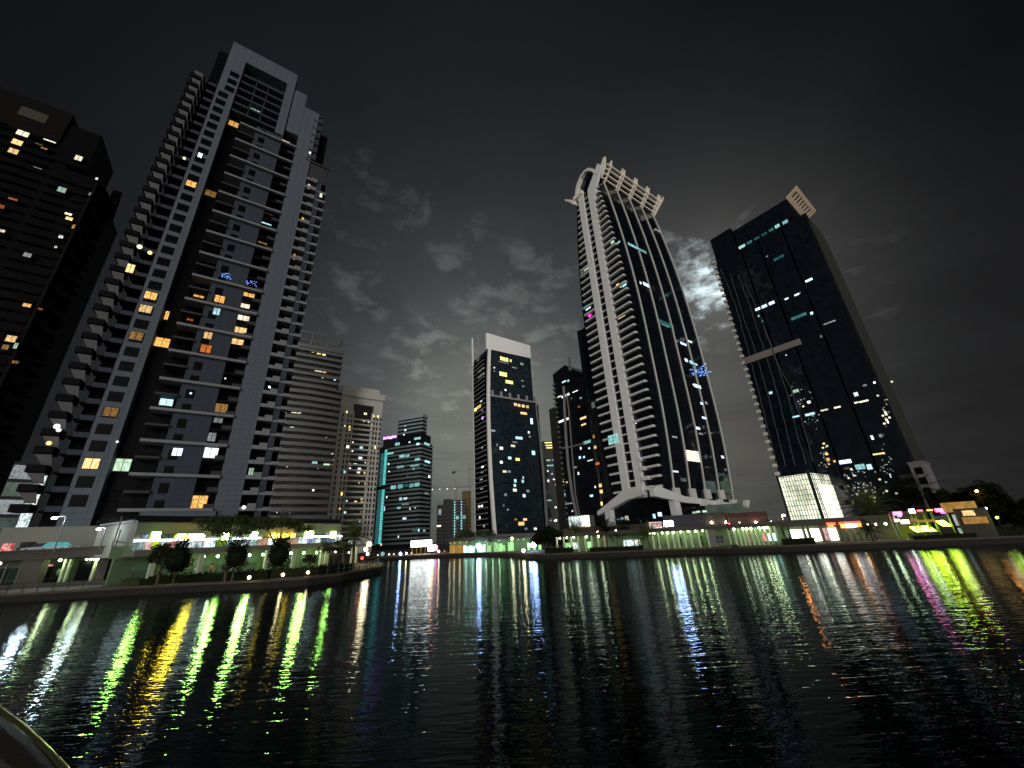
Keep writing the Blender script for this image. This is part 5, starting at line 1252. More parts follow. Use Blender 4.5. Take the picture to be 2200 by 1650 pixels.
# railings along the quay
def railing(label, pts, h=1.0, step=1.6):
    r = thing('railing', label, 'railing', (pts[0][0], pts[0][1], QZ)); O = Vector((*pts[0], 0)); V = [Vector((*p, 0)) - O for p in pts]
    b = MB()
    for z in (h, h * .55): b.tube([(v.x, v.y, z) for v in V], .03, 5)
    b.build('rail', 'rail_metal', r)
    pb = MB(); pb.box(-.03, .03, -.03, .03, 0, h); p0 = None
    for p, q in zip(V[:-1], V[1:]):
        n = max(1, int((q - p).length / step))
        for k in range(n):
            c = p.lerp(q, k / n)
            if p0 is None: p0 = pb.build('post', 'rail_metal', r, loc=c)
            else: copy_part(p0, r, c)
    return r
railing('thin dark railing on the quay before the car deck at far left', [(-74, 48.6), (-59, 50.0), (-51, 50.9)])
railing('thin dark railing round the tip of the left promenade', [(-26.2, 51.2), (-23.8, 54.8), (-23, 60), (-22.9, 66), (-24.3, 72)], 1.0, 1.2)
for k, (px, py) in enumerate([(534, 1245), (607, 1238.5), (661, 1233.5)]):
    P = Vector(on_ground(px, py + 3, QZ + .05)); r = thing('quay_lamp', ['low glowing quay lamp below the cone and block shaped trees', 'low glowing quay lamp below the clipped rounded tree', 'low glowing quay lamp nearest the tip of the left promenade'][k], 'lamp', P, 0, 'low lamps on the left quay')
    b = MB(); b.tube([(0, 0, 0), (0, 0, .22)], .1, 7); b.build('base', 'dark_metal', r); b = MB(); b.ball((0, 0, .34), .17, 8, 6); b.build('lamp', 'lamp_bollard', r); point_light(r, (0, -.1, .75), (1, .72, .38), 14)

# people on the promenades
def person(label, loc, ang, m, lean=0.0):
    r = thing('person', label, 'person', loc, ang)
    def skin(name, V, Ed, R, mm):
        me = bpy.data.meshes.new(name); me.from_pydata(V, Ed, []); me.materials.append(MATS[mm]); o = bpy.data.objects.new(name, me); scene.collection.objects.link(o); o.parent = r
        md = o.modifiers.new('skin', 'SKIN'); md.use_smooth_shade = True
        for i, q in enumerate(R): me.skin_vertices[0].data[i].radius = (q, q * .8)
        me.skin_vertices[0].data[0].use_root = True; o.modifiers.new('sub', 'SUBSURF').levels = 1; o.modifiers['sub'].render_levels = 1
        return o
    V = [(0, 0, .92), (0, 0, 1.15), (0, 0, 1.42), (0, 0, 1.53), (0, .02, 1.68), (-.09, 0, .88), (-.11, .05, .48), (-.12, -.02, .06), (.09, 0, .88), (.11, -.08, .48), (.12, -.1, .06),
         (-.19, 0, 1.38), (-.25, .02, 1.12), (-.24, .12, .9), (.19, 0, 1.38), (.25, .02, 1.12), (.25, .10, .9), (-.12, .1, .04), (.12, .02, .04)]
    Ed = [(0, 1), (1, 2), (2, 3), (3, 4), (0, 5), (5, 6), (6, 7), (0, 8), (8, 9), (9, 10), (2, 11), (11, 12), (12, 13), (2, 14), (14, 15), (15, 16), (7, 17), (10, 18)]
    skin('body', V, Ed, [.13, .13, .14, .06, .11, .09, .06, .045, .09, .06, .045, .06, .045, .035, .06, .045, .035, .04, .04], 'skin')
    skin('clothing', [v for v in V[:3]] + [V[11], V[12], V[14], V[15]], [(0, 1), (1, 2), (2, 3), (3, 4), (2, 5), (5, 6)], [.16, .155, .165, .075, .06, .075, .06], m)
    skin('trousers', [V[0], V[5], V[6], V[7], V[8], V[9], V[10]], [(0, 1), (1, 2), (2, 3), (0, 4), (4, 5), (5, 6)], [.145, .105, .075, .06, .105, .075, .06], 'cloth_dark')
    b = MB(); b.ball((0, -.02, 1.72), .125, 10, 7); b.build('hair', 'dark_wall', r)
def stand(px, y_local, fr): x = fr.on_y(px, 1214, y_local)[0]; return fr.world(x, y_local, QZ)
person('person in a white top walking under the left colonnade behind the cone shaped tree', stand(424, -1.2, FS), 40, 'cloth_white')
person('person in a red top walking under the left colonnade', stand(455, -.8, FS), 200, 'cloth_red')
person('person in white standing beneath the terrace near the palm', stand(737, -1.0, FS), 90, 'cloth_white')
#PART5
# ================================================================== RIGHT BANK: colonnade, terrace, shops
FR = Frame((9.0, 82.6), -21.0)
rR = FR.root('colonnade', 'long low green lit colonnade along the right bank', 'colonnade')
RX = FR.on_y(1692, 1160, 0)[0]
def rx(px, py=1170, y=0.0): return FR.on_y(px, py, y)[0]
b = MB(); b.box(0, RX, 2.2, 2.7, QZ, 4.0); b.build('back_wall', 'mint_wall', rR)
b = MB(); b.box(-.3, RX, -.6, 14, 3.75, 4.35); b.build('roof', 'deck_wall', rR)
b = MB(); b.box(rx(1527), rx(1543), -.2, 2.2, QZ, 3.75); b.build('pier', 'podium', rR)
for px in [1197, 1212, 1228, 1243, 1258, 1272, 1286, 1300, 1405, 1417, 1436, 1449, 1460, 1474, 1488, 1505, 1524, 1572, 1584, 1594, 1603, 1612, 1622, 1632, 1642, 1652, 1663, 1674]:
    x = rx(px); b = MB(); b.box(x - .14, x + .14, -.1, .2, QZ, 3.75); b.build('column', 'mint_col', rR)
for k in range(8):
    x0, x1 = rx(1408 + 15.5 * k) + .3, rx(1420 + 15.5 * k); b = MB(); b.box(x0, x1, 2.0, 2.2, QZ + .3, 2.7); b.build('door', 'shutter' if k % 3 else 'shop_glass', rR)
for px0, px1, m in [(1215, 1226, 'far_green'), (1230, 1241, 'ad_white'), (1262, 1271, 'far_green'), (1340, 1362, 'ad_white'), (1364, 1376, 'ad_white'), (1655, 1672, 'far_mint'), (1612, 1622, 'ad_orange'), (1640, 1650, 'ad_red')]:
    b = MB(); b.box(rx(px0, y=2.1), rx(px1, y=2.1), 2.0, 2.2, QZ + .5, 2.6); b.build('lit_window', m, rR)
b = MB(); b.box(rx(1537, y=-.3), rx(1560, y=-.3), -.3, .1, QZ + .4, 2.9); o = b.build('window_frame', 'podium', rR); b = MB(); b.box(rx(1541, y=-.4), rx(1557, y=-.4), -.36, -.3, QZ + .6, 2.7); b.build('pane', 'shop_glass', o)
lamp_px = [1204, 1219, 1234, 1262, 1288, 1397, 1407, 1425, 1437, 1450, 1465, 1481, 1497, 1513, 1582, 1601, 1610, 1619, 1637, 1646, 1654]
for i, px in enumerate(lamp_px):
    x, z = FR.on_y(px, 1157 if px > 1380 else 1167, -.2); b = MB(); b.ball((x, -.2, 3.55), .15, 8, 5); b.build('downlight', 'downlight', rR)
    if i % 2 == 0 or px > 1400: point_light(rR, (x, .5, 3.2), (.80, 1, .40) if px > 1400 else (1, 1, .6), 42)
b = MB(); b.box(rx(1330), RX, -.4, -.35, 4.35, 4.4); b.box(rx(1330), RX, -.42, -.33, 5.2, 5.27)
for k in range(60):
    x = rx(1330) + (RX - rx(1330)) * k / 59; b.box(x - .02, x + .02, -.4, -.36, 4.4, 5.2)
b.build('balustrade', 'rail_metal', rR)
# terrace building in brown timber
FT = Frame(FR.world(0, 16, 0).to_2d(), -21.0)
rT2 = FT.root('terrace_building', 'low dark reddish brown clad building on the terrace behind the colonnade', 'building')
tx0, tx1, tx2 = FT.on_y(1425, 1120)[0], FT.on_y(1558, 1110)[0], FT.on_y(1652, 1120)[0]
b = MB(); b.box(tx0, tx1, 0, 9, 0, 6.9); b.build('grey_wing', 'grey_low', rT2)
b = MB(); b.box(tx1, tx2, -.3, 9, 0, 6.6); b.build('brown_wing', 'brown_clad', rT2)
for px, py, m in [(1529, 1122.5, 'lamp_warm'), (1560, 1122, 'lamp_warm'), (1588.5, 1122.5, 'pale'), (1624, 1122.5, 'lamp_warm')]:
    x, z = FT.on_y(px, py, -.5); b = MB(); b.ball((x, -.5, z), .22, 8, 5); b.build('wall_lamp', m, rT2); point_light(rT2, (x, -.9, z), (1, .8, .5), 22)
for px, py, wp in [(1492, 1101.5, 5), (1500, 1100, 4), (1514, 1099, 5)]:
    x, z = FT.on_y(px, py, 0); b = MB(); b.box(x - .4, x + .4, 0, .3, z - .15, z + .25); b.build('roof_lamp', 'greenish', rT2)
b = MB(); a, c = FT.on_y(1520, 1093, 1)[0], FT.on_y(1600, 1095, 1)[0]; b.box(a, c, 1.5, 8, 6.9, 8.6); b.build('roof_pavilion', 'dim_green', rT2)
for k, (px, py, wp, hp, m, lab, cat) in enumerate([(1410, 1141, 24, 32, 'ad_pink', 'tall lit advertising board with pink and pale panels above the colonnade', 'billboard'), (1441, 1146, 24, 20, 'ad_red', 'square lit red sign board beside the pink advertising board', 'billboard')]):
    P = at_range(px, py, 84); r = thing('lit_board', lab, cat, (P.x, P.y, 4.35), -18)
    w_ = wp * .098; h_ = hp * .105; zc = P.z - 4.35
    b = MB(); b.box(-w_ / 2, w_ / 2, 0, .25, zc - h_ / 2, zc + h_ / 2); o = b.build('board', m, r)
    if k == 0:
        q = MB(); q.box(-w_ * .36, -w_ * .1, -.05, 0, zc - h_ * .38, zc + h_ * .3); q.build('panel', 'ad_teal', o)
        q = MB(); q.box(.05, w_ * .44, -.05, 0, zc - h_ * .45, zc + .1); q.box(-.1, w_ * .5, -.06, 0, zc + .2, zc + .7); q.build('panel', 'ad_white', o)
    else:
        q = MB(); q.tube([(-.35, -.06, zc + .4), (-.3, -.06, zc - .3), (.1, -.06, zc - .45), (.45, -.06, zc - .1), (.3, -.06, zc + .4)], .12, 5); q.build('emblem', 'ad_white', o)
    b = MB()
    for sx in (-w_ * .4, w_ * .4): b.box(sx - .06, sx + .06, .05, .2, 0, zc)
    b.build('post', 'dark_metal', r)
P = at_range(1436, 1125, 86); r = thing('sign_lamp', 'white glowing lamp box above the red sign board', 'lamp', (P.x, P.y, 4.35), -18)
b = MB(); b.box(-.85, .85, -.2, .2, P.z - 4.85, P.z - 3.85); b.build('lamp_box', 'lamp_blue', r); b = MB(); b.box(-.06, .06, -.06, .06, 0, P.z - 4.8); b.build('post', 'dark_metal', r)
P = at_range(1434, 1150, 83); r = thing('globe_lamp', 'round white globe lamp below the red sign board', 'lamp', (P.x, P.y, 4.0), 0)
b = MB(); b.ball((0, 0, P.z - 4.0), .36, 10, 7); b.build('globe', 'lamp_warm', r); b = MB(); b.tube([(0, 0, 0), (0, 0, P.z - 4.3)], .06, 6); b.build('post', 'dark_metal', r)
# closed umbrella on the promenade
P = Vector(on_ground(1585, 1178, QZ)); r = thing('umbrella', 'closed dark red parasol on a tall pole before the colonnade', 'umbrella', (P.x, P.y + 1.2, QZ))
b = MB(); b.tube([(0, 0, 0), (0, 0, 5.0)], .06, 6); b.build('pole', 'dark_metal', r); b = MB(); b.tube([(0, 0, 2.6), (0, 0, 3.2), (0, 0, 4.9), (0, 0, 5.2)], .22, 8, r1=.05); b.build('canopy', 'umbrella_cloth', r); b = MB(); b.prism([(-.6, 0), (.6, 0), (.4, .5), (-.4, .5)], -.6, .6, 'y'); b.build('base', 'dark_metal', r)
P = at_range(1568, 1130, 86); r = thing('hanging_lantern', 'small pink and violet glowing lantern before the brown building', 'lantern', (P.x, P.y, 4.0))
b = MB(); b.tube([(0, 0, 0), (0, 0, P.z - 4.5)], .05, 5); b.build('post', 'dark_metal', r); b = MB(); b.box(-.3, .0, -.15, .15, P.z - 4.6, P.z - 3.5); b.build('glow', 'pink', r); b = MB(); b.box(0.05, .3, -.15, .15, P.z - 4.7, P.z - 3.7); b.build('glow', 'violet', r)

# second stretch: shops right of the colonnade
FR2 = Frame((43.2, 70.2), -17.0)
r2 = FR2.root('shop_row', 'low row of shops with white windows and red orange signs right of the colonnade', 'shops')
q2 = lambda px, y=0.0, py=1158: FR2.on_y(px, py, y)[0]
b = MB(); b.box(q2(1694), q2(1880), 1.2, 6, QZ, 3.6); b.build('back_wall', 'mint_wall', r2)
b = MB(); b.box(q2(1680), q2(1895), -.8, 7, 3.5, 4.5); b.build('roof', 'deck_wall', r2)
for px0, px1, m in [(1704, 1732, 'shop_white'), (1736, 1742, 'shop_white'), (1745, 1770, 'shop_white'), (1772, 1790, 'ad_pink'), (1790, 1808, 'shop_white')]:
    b = MB(); b.box(q2(px0), q2(px1), .8, 1.0, QZ + .2, 3.0); b.build('shop_window', m, r2)
for px0, px1, m in [(1789, 1800, 'shop_orange'), (1816, 1828, 'shop_orange'), (1827, 1840, 'neon_white'), (1843, 1852, 'neon_white'), (1851, 1861, 'shop_orange')]:
    b = MB(); b.box(q2(px0, -.9), q2(px1, -.9), -1.0, -.8, 2.9, 3.5); b.build('sign_box', m, r2)
for px0, px1 in [(1786, 1806), (1813, 1842), (1841, 1862)]:
    b = MB(); b.box(q2(px0, -.8), q2(px1, -.8), -.86, -.8, 3.45, 3.8); b.build('sign_top', 'shop_red', r2)
for px in (1700, 1733, 1743, 1771, 1810, 1824, 1838, 1852, 1866, 1876, 1886):
    x = q2(px, -.2); b = MB(); b.box(x - .13, x + .13, -.3, 0, QZ, 3.5); b.build('column', 'deck_wall', r2)
for px in (1720, 1757, 1822, 1846): point_light(r2, (q2(px), -.9, 2.6), (1, .9, .62) if px < 1800 else (1, .6, .3), 30)
for px in (1872, 1890, 1912):
    x = q2(px); b = MB(); b.ball((x, -.4, 3.2), .17, 8, 5); b.build('downlight', 'downlight', r2); point_light(r2, (x, -.5, 2.8), (.8, 1, .5), 24)
hedge('hedge', 'dark rounded hedge on the promenade between colonnade and white shop windows', [(41.6, 66.8), (45.5, 65.4)], 1.4, QZ, 1.9)
hedge('hedge', 'low dark hedge under the palms left of the colonnade', [(13, 78.8), (22, 75.6)], 1.2, QZ, 1.7)
street_lamp('tall street lamp with an orange glow left of the glass lobby', 1683, 1107, 92, 4.3, 'lamp_orange', 160, (1, .55, .25), .5, .3, None, 90)
street_lamp('short white lamp at the right end of the brown building', 1657, 1121, 90, 4.3, 'lamp_white', 30, (.9, .95, 1), .5, .16, None, 90)
street_lamp('small pale lamp on the roof edge of the right colonnade', 1637, 1141, 84, 4.3, 'lamp_warm', 10, (1, .85, .6), 0, .17)

# restaurants with coloured lights further right
FR3 = Frame((63, 66.5), -16)
r3 = FR3.root('restaurant', 'open restaurant under dark trees with pink, violet and lime lights', 'restaurant')
q3 = lambda px, py=1150, y=0.0: FR3.on_y(px, py, y)
b = MB(); b.box(q3(1895)[0], q3(2040)[0], 3, 8, QZ, 4.6); b.build('back_wall', 'deck_wall', r3)
b = MB(); b.box(q3(1915)[0], q3(2020)[0], -1.5, 8, 4.6, 4.9); b.build('roof', 'grey_low', r3)
for px, py, wp, hp, m, nm in [(1928, 1103, 15, 8, 'pink', 'neon_light'), (1932, 1108, 6, 5, 'violet', 'neon_light'), (1959, 1098, 8, 9, 'neon_white', 'neon_light'), (1976, 1097, 9, 4, 'red_dot', 'neon_light'), (1997, 1096, 10, 4, 'shop_orange', 'neon_light'), (2017, 1096, 12, 8, 'pink', 'neon_light'), (2025, 1099, 6, 9, 'violet', 'neon_light'),
                              (1927, 1118, 8, 6, 'shop_white', 'lit_window'), (1944, 1121, 14, 9, 'shop_white', 'lit_window'), (1963, 1117, 10, 8, 'amber_dim', 'lit_window'), (1990, 1119, 34, 7, 'amber_low', 'lit_window')]:
    x0, z0 = q3(px - wp / 2, py + hp / 2, -1.7); x1, z1 = q3(px + wp / 2, py - hp / 2, -1.7); b = MB(); b.box(x0, x1, -1.8, -1.65, min(z0, z1), max(z0, z1)); b.build(nm, m, r3)
for px, py, wp, hp in [(1988, 1137, 42, 9), (2033, 1125, 16, 10)]:
    x0, z0 = q3(px - wp / 2, py, -1.0); x1 = q3(px + wp / 2, py, -1.0)[0]; z1 = q3(px, py + hp / 2, -1.0)[1]; z2 = q3(px, py - hp / 2, -1.0)[1]
    b = MB(); b.prism([(-1.2, z1), (-.9, z1), (.3, z2), (.2, z2 + .15)], x0, x1, 'x'); b.build('awning', 'lime_awning', r3)
for px in (1926, 1935, 1975, 1984, 2004, 2022):
    x = q3(px, 1150, -.6)[0]; b = MB(); b.box(x - .1, x + .1, -.7, -.5, QZ, 4.6); b.build('post', 'mint_wall', r3)
point_light(r3, (q3(1988)[0], -2.0, 3.0), (.8, 1, .2), 60); point_light(r3, (q3(1930)[0], -1.0, 4.0), (1, .2, .5), 40); point_light(r3, (q3(1945)[0], -.6, 2.4), (.9, 1, .8), 30)
b = MB(); b.box(q3(1938)[0], q3(1968)[0], -2.2, -1.6, QZ, QZ + .8); b.box(q3(1975)[0], q3(2002)[0], -2.2, -1.6, QZ, QZ + .8); b.build('planter', 'coping', r3)
P = at_range(2066, 1098, 90); r4 = thing('corner_house', 'pale two storey house with an orange lit top among the right trees', 'house', (P.x, P.y, 0), -42)
z_ = P.z
b = MB(); b.box(-1.5, 1.5, 0, 3, 0, z_ - .1); b.build('wall', 'deck_wall', r4); b = MB(); b.box(-1.7, 1.7, -.1, 3, z_ - .1, z_ + 1.3); b.build('upper_storey', 'amber_low', r4); b = MB(); b.box(-1.2, 1.3, -.15, 0, z_ - 3.7, z_ - 2.3); b.build('window', 'ad_teal', r4); b = MB(); b.box(-1.2, 1.2, -.12, 0, z_ - 2.0, z_ - .4); b.build('window', 'dimwhite', r4)
P = at_range(2094, 1117, 88); r5 = thing('kiosk', 'small kiosk with an amber lit counter under the right trees', 'kiosk', (P.x, P.y, 0), -43)
b = MB(); b.box(-1.6, 1.6, 0, 2.4, 0, P.z + 1.6); b.build('wall', 'deck_wall', r5); b = MB(); b.box(-1.2, 1.2, -.2, 0, P.z - .5, P.z + .4); b.build('counter', 'amber_low', r5); b = MB(); b.box(-.9, .3, -.2, 0, P.z + .6, P.z + 1.3); b.build('window', 'warm', r5)
hedge('hedge', 'dark clipped hedge along the quay below the trees at far right', [(66, 60), (78, 57.4), (95, 54.5)], 1.8, QZ, 2.2)
hedge('hedge', 'short dark hedge before the lime awnings', [(57.5, 61.6), (64.5, 60.0)], .9, QZ, 1.5)
feathery_tree('round_tree', 'tall dark tree with a lit lamp at its top at far right', 2114, 1086, 98, 5.2, 6, QZ, 'round trees at the far right', 2.6, 'leaf_dark', True)
feathery_tree('round_tree', 'broad dark tree nearest the right edge of the photo', 2172, 1112, 94, 4.8, 5, QZ, 'round trees at the far right', 2.6, 'leaf_dark', True)
feathery_tree('round_tree', 'dark tree between the coloured lights and the orange topped house', 2032, 1082, 100, 3.8, 4, QZ, 'round trees at the far right', 2.2, 'leaf_dark', True)
for k, (px, py, rng, m) in enumerate([(2098, 1055, 95, 'lamp_orange'), (2117, 1092, 90, 'lamp_warm'), (2142, 1112, 88, 'lime_awning'), (2192, 1124, 96, 'shop_orange')]):
    P = at_range(px, py, rng); r = thing('garden_lamp', ['small orange lamp above the tallest tree at far right', 'warm lamp shining through the tall right tree', 'lime green lamp between the two right trees', 'orange lamp at the right edge of the photo'][k], 'lamp', (P.x, P.y, QZ))
    b = MB(); b.tube([(0, 0, 0), (0, 0, P.z - QZ)], .06, 6); b.build('pole', 'dark_metal', r); b = MB(); b.ball((0, 0, P.z - QZ), .15, 8, 5); b.build('lamp', m, r)
    point_light(r, (0, -.6, P.z - QZ), (1, .7, .3) if k != 2 else (.8, 1, .2), 40)
palm('large dark palm with drooping fronds before the foot of the office tower', 1868, 1096, 100, QZ, 6.0, 30, 'palms at the right', 'palm_leaf', .4, 1.2)
palm('large dark palm behind the pink lights, touching the pale annex', 1962, 1072, 104, QZ, 6.0, 30, 'palms at the right', 'leaf_dark', .2, 1.2)
palm('small palm with lit trunk beside the red orange shop signs', 1868, 1140, 80, QZ, 2.6, 16, 'palms at the right', 'palm_leaf', .1)
palm('yellow lit palm left of the sail tower foot', 1236, 1144, 88, QZ, 3.4, 24, 'palms by the sail tower', 'palm_leaf', .1)
palm('dark palm with a tall trunk below the left canopy leg', 1302, 1146, 82, QZ, 3.6, 24, 'palms by the sail tower', 'leaf_dark', .2)
palm('dark palm right of the left canopy leg, tallest crown', 1338, 1137, 84, QZ, 4.0, 26, 'palms by the sail tower', 'leaf_dark', .2)
palm('half lit palm leaning toward the pink advertising board', 1389, 1148, 80, QZ, 3.0, 20, 'palms by the sail tower', 'palm_leaf', .3)
feathery_tree('round_tree', 'dense dark bush like tree left of the right colonnade', 1183, 1160, 92, 7.5, 5.0, QZ, None, 2.6, 'leaf_dark', True)
for k, (px, py, m) in enumerate([(1237, 1143, 'lamp_warm'), (1231, 1141, 'lamp_warm'), (1284, 1144, 'lamp_warm'), (1323, 1140, 'lamp_warm'), (1358, 1143, 'pale')]):
    P = at_range(px, py, 89 if k < 2 else 83); r = thing('palm_lamp', ['right lamp in the crown of the yellow lit palm', 'left lamp in the crown of the yellow lit palm', 'warm lamp left of the dark palm trunk', 'warm lamp between the two dark palms', 'small pale lamp left of the half lit palm'][k], 'lamp', (P.x, P.y, QZ), 0, 'lamps among the palms')
    b = MB(); b.tube([(0, 0, 0), (0, 0, P.z - QZ)], .05, 5); b.build('pole', 'dark_metal', r); b = MB(); b.ball((0, 0, P.z - QZ), .2, 8, 5); b.build('lamp', m, r); point_light(r, (.2, -.4, P.z - QZ), (1, .75, .4), 18)
person('person in a yellow jacket on the right promenade before the colonnade', FR.world(rx(1375, 1180, -1.5), -1.5, QZ), 160, 'palm_yellow')
# mid-ground building with a lit glazed top left of the sail tower
FM = Frame(FR.world(0, 22, 0).to_2d(), -21)
rM = FM.root('mall_block', 'low brown block with a bright glazed upper floor left of the sail tower', 'building')
m0, m1 = FM.on_y(1208, 1120)[0], FM.on_y(1400, 1130)[0]
b = MB(); b.box(m0, m1, 0, 8, 0, 5.6); b.build('wall', 'brown_clad', rM)
a, c = FM.on_y(1221, 1120)[0], FM.on_y(1266, 1117)[0]; b = MB(); b.box(a, c, .5, 7, 5.6, 8.6); b.build('upper_storey', 'podium', rM)
for k in range(8):
    b = MB(); x0 = a + (c - a) * k / 8; b.box(x0 + .08, x0 + (c - a) / 8 - .08, .3, .5, 5.9, 8.4); b.build('lit_window', 'shop_white' if k > 4 else 'ad_white', rM)
hedge('hedge', 'dark shrubs in front of the lake tower podium', [(5, 84), (10, 81.5)], 1.2, QZ, 1.9)

# ================================================================== FAR SHORE
FFs = Frame((-20.5, 119.5), -28)
rFs = FFs.root('far_arcade', 'distant low arcade with a chain of yellow and mint lights on the far shore', 'arcade')
f_ = lambda px, py=1187, y=0.0: FFs.on_y(px, py, y)
xa, xb = f_(960)[0], f_(1160)[0]
b = MB(); b.box(xa, xb, 1.5, 8, QZ, 4.4); b.build('back_wall', 'mint_wall', rFs); b = MB(); b.box(xa, xb, -.6, 8, 4.0, 4.8); b.build('roof', 'deck_wall', rFs)
random.seed(21)
for px in range(962, 1160, 6):
    x = f_(px)[0]; m = 'amber_low' if px < 990 else ('far_mint' if px < 1040 else 'far_green')
    if random.random() < (.9 if px < 1040 else .5):
        b = MB(); b.box(x, x + .75, .9, 1.1, QZ, random.uniform(2.4, 3.3)); b.build('lit_door', m, rFs)
for px in (968, 978, 990, 1004, 1018, 1032, 1046, 1060, 1074, 1100, 1116, 1128):
    x = f_(px)[0]; b = MB(); b.ball((x, -.3, 3.6), .12, 7, 5); b.build('downlight', 'gold' if px < 1000 else 'pale', rFs); point_light(rFs, (x, -.5, 3.0), (1, .85, .5) if px < 1000 else (.8, 1, .6), 50)
P = at_range(905, 1184.5, 132); r = thing('lit_pavilion', 'bright white canopy pavilion on the far shore under the teal tower', 'pavilion', (P.x, P.y, QZ), 6)
b = MB(); b.box(-2.9, 2.9, -2, 2, 2.1, 3.9); b.build('canopy', 'canopy_white', r)
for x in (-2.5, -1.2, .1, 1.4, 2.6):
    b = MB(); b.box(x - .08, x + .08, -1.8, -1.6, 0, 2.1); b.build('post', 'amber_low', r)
P = at_range(928, 1189, 126); r = thing('lit_sign', 'small pink white lit sign right of the far canopy pavilion', 'sign', (P.x, P.y, QZ), 0)
b = MB(); b.box(-1.2, 1.2, -.2, .2, .8, 2.4); b.build('sign_face', 'canopy_white', r); b = MB(); b.box(1.2, 1.6, -.2, .2, .8, 2.2); b.build('sign_edge', 'pink', r); b = MB(); b.box(-.1, .1, -.1, .1, 0, .8); b.build('post', 'dark_metal', r)
FAR = [(860, 1196.5, 'lamp_blue', .34, 'blue white lamp on the far shore, just right of the left promenade tip'), (929, 1174, 'lamp_orange', .26, 'orange lamp at the foot of the teal tower'), (822, 1190, 'teal', .55, 'teal green glowing lamp at the left end of the far shore'), (935, 1181, 'teal', .35, 'small teal lamp right of the far pavilion'),
       (1028, 1173, 'lamp_blue', .62, 'large blue white lamp before the pale curved glass tower'), (1137, 1172, 'lamp_blue', .3, 'left white lamp of the pair by the podium of the glass tower'), (1146, 1170, 'lamp_blue', .62, 'bright square white lamp by the podium of the glass tower'), (1125, 1194, 'lamp_warm', .3, 'warm lamp standing at the tip of the right quay'),
       (1100, 1157, 'lamp_warm', .26, 'warm lamp on the podium roof of the glass tower'), (836, 1191, 'pale', .28, 'pale lamp between two dim ones at the left of the far shore'), (846, 1193, 'pale', .24, 'dim pale lamp left of the blue white far lamp'), (873, 1191, 'lamp_warm', .2, 'warm lamp left of the far pavilion'), (884, 1193, 'pale', .24, 'pale lamp touching the left of the far pavilion'),
       (943, 1189, 'lamp_warm', .2, 'warm lamp right of the pink white far sign'), (955, 1187, 'amber_low', .3, 'amber lamp at the left end of the far arcade'), (812, 1193, 'pale', .22, 'leftmost pale lamp of the far shore')]
for px, py, m, rad, lab in FAR:
    rng = 124 if px < 1000 else (112 if px < 1090 else (88 if px == 1125 else 100)); P = at_range(px, py, rng)
    r = thing('shore_lamp', lab, 'lamp', (P.x, P.y, QZ if P.z > QZ else QZ), 0, 'lamps along the far shore')
    hz = max(P.z - QZ, .6); b = MB(); b.tube([(0, 0, 0), (0, 0, hz)], .05, 5); b.build('pole', 'dark_metal', r); b = MB(); b.ball((0, 0, hz), rad, 8, 6); b.build('lamp', m, r)
# globe lamps by the left terrace end
for k, (px, py, rad) in enumerate([(793, 1169, .42), (786, 1180, .32), (790, 1190, .22), (778, 1199, .3)]):
    P = at_range(px, py, 84); r = thing('terrace_lamp', ['big warm lamp at the right end of the left bank', 'second warm lamp just below the big one at the left bank end', 'lowest small warm lamp at the left bank end', 'red glowing lantern under the palm of the left bank'][k], 'lamp', (P.x, P.y, QZ))
    b = MB(); b.tube([(0, 0, 0), (0, 0, P.z - QZ)], .06, 6); b.build('pole', 'dark_metal', r); b = MB(); b.ball((0, 0, P.z - QZ), rad, 9, 6); b.build('lamp', 'lamp_warm' if k < 3 else 'shop_red', r)
    point_light(r, (0, -.7, P.z - QZ), (1, .75, .42) if k < 3 else (1, .2, .15), 40)
for k, (x, y, w_, h_) in enumerate([(-16, 117, 5, 4.6), (-9.5, 112, 5, 4.2)]):
    r = thing('dark_tree', ['dark tree left of the blue white lamp on the far shore', 'smaller dark tree right of the unfinished block on the far shore'][k], 'tree', (x, y + 2, QZ)); b = MB(); b.tube([(0, 0, 0), (0, 0, 3)], .15, 6); b.build('trunk', 'bark', r); b = MB()
    for _ in range(12): leaf_blob(b, (random.uniform(-1, 1) * w_ * .4, random.uniform(-1, 1) * w_ * .4, 4 + random.uniform(-.4, .6) * h_ * .5), 1.4, 1.4, 1.0, 130, .25, hollow=.1)
    b.build('crown', 'leaf', r)

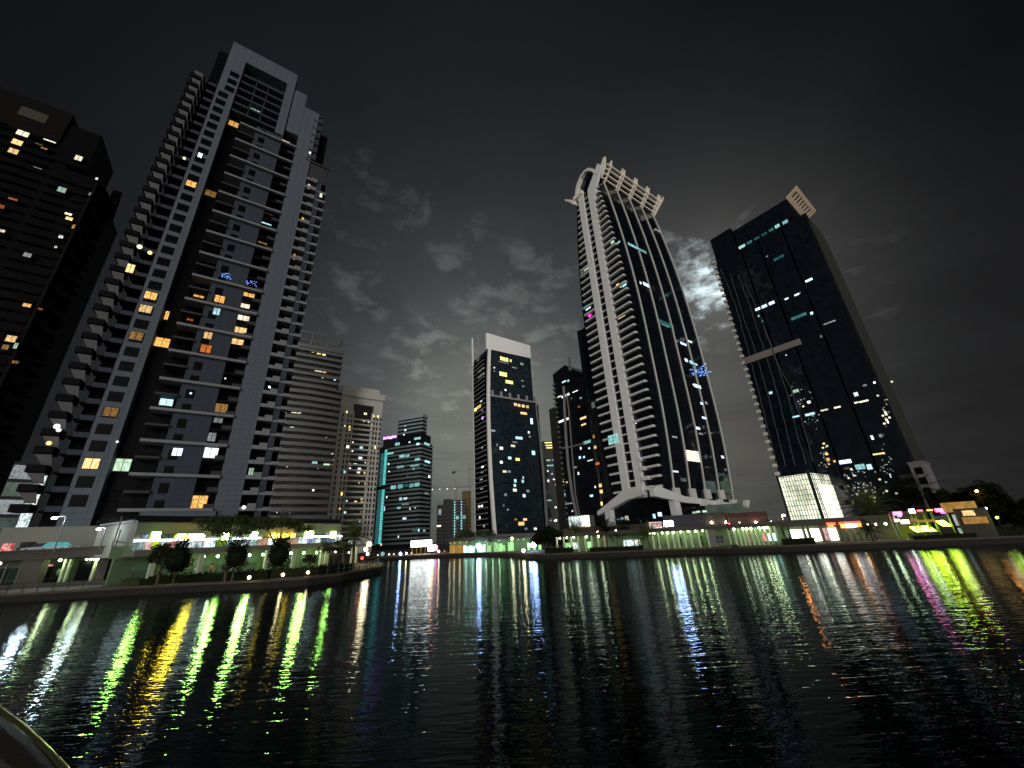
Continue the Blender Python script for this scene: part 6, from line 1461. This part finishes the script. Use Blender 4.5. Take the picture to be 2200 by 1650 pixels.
# ================================================================== the ledge the photographer stands at, lower left corner
def lc(px, py, z): return Vector(on_ground(px, py, z))
ZL = 2.95
e = [lc(-160, 1450, ZL), lc(-60, 1490, ZL), lc(0, 1524, ZL), lc(45, 1557, ZL), lc(95, 1604, ZL), lc(140, 1652, ZL), lc(190, 1712, ZL), lc(300, 1860, ZL)]
rB2 = thing('ledge', 'dark stone ledge with a thin yellowish metal edge in the lower left corner', 'ledge', (0, 0, 0))
b = MB(); b.tube(e, .015, 8); b.build('metal_edge', 'brass', rB2, smooth=True)
def offs(pts, d, dz):
    out = []
    for i, p in enumerate(pts):
        t = (pts[min(i + 1, len(pts) - 1)] - pts[max(i - 1, 0)]).normalized(); nn = Vector((t.y, -t.x, 0)).normalized(); out.append(Vector((p.x + nn.x * d, p.y + nn.y * d, p.z + dz)))
    return out
s0, s1, s2, s3 = offs(e, .0, -.03), offs(e, .20, -.06), offs(e, .26, -.10), offs(e, 1.6, -.12)
b = MB()
for i in range(len(e) - 1):
    b.quad([s0[i], s0[i + 1], s1[i + 1], s1[i]]); b.quad([s1[i], s1[i + 1], s2[i + 1], s2[i]])
    lo0, lo1 = Vector((s0[i].x, s0[i].y, 2.2)), Vector((s0[i + 1].x, s0[i + 1].y, 2.2)); b.quad([lo0, lo1, s0[i + 1], s0[i]])
b.build('kerb', 'ledge', rB2)
b = MB()
for i in range(len(e) - 1): b.quad([s2[i], s2[i + 1], s3[i + 1], s3[i]])
b.build('top_slab', 'ledge_flat', rB2)
for i in (1, 2, 3, 4, 5):
    m_ = (s1[i] + s1[i + 1]) * .5; b = MB(); b.tube([(m_.x, m_.y, m_.z - .01), (m_.x, m_.y, m_.z + .012)], .014, 8); b.build('bolt', 'rail_metal', rB2)
    q0, q1 = s2[i], s3[i]; d_ = (q1 - q0).normalized() * .9; t_ = Vector((-d_.y, d_.x, 0)).normalized() * .004
    b = MB(); b.quad([q0 - t_ + Vector((0, 0, .004)), q0 + t_ + Vector((0, 0, .004)), q0 + d_ + t_ + Vector((0, 0, .004)), q0 + d_ - t_ + Vector((0, 0, .004))]); b.build('seam', 'dark_metal', rB2)
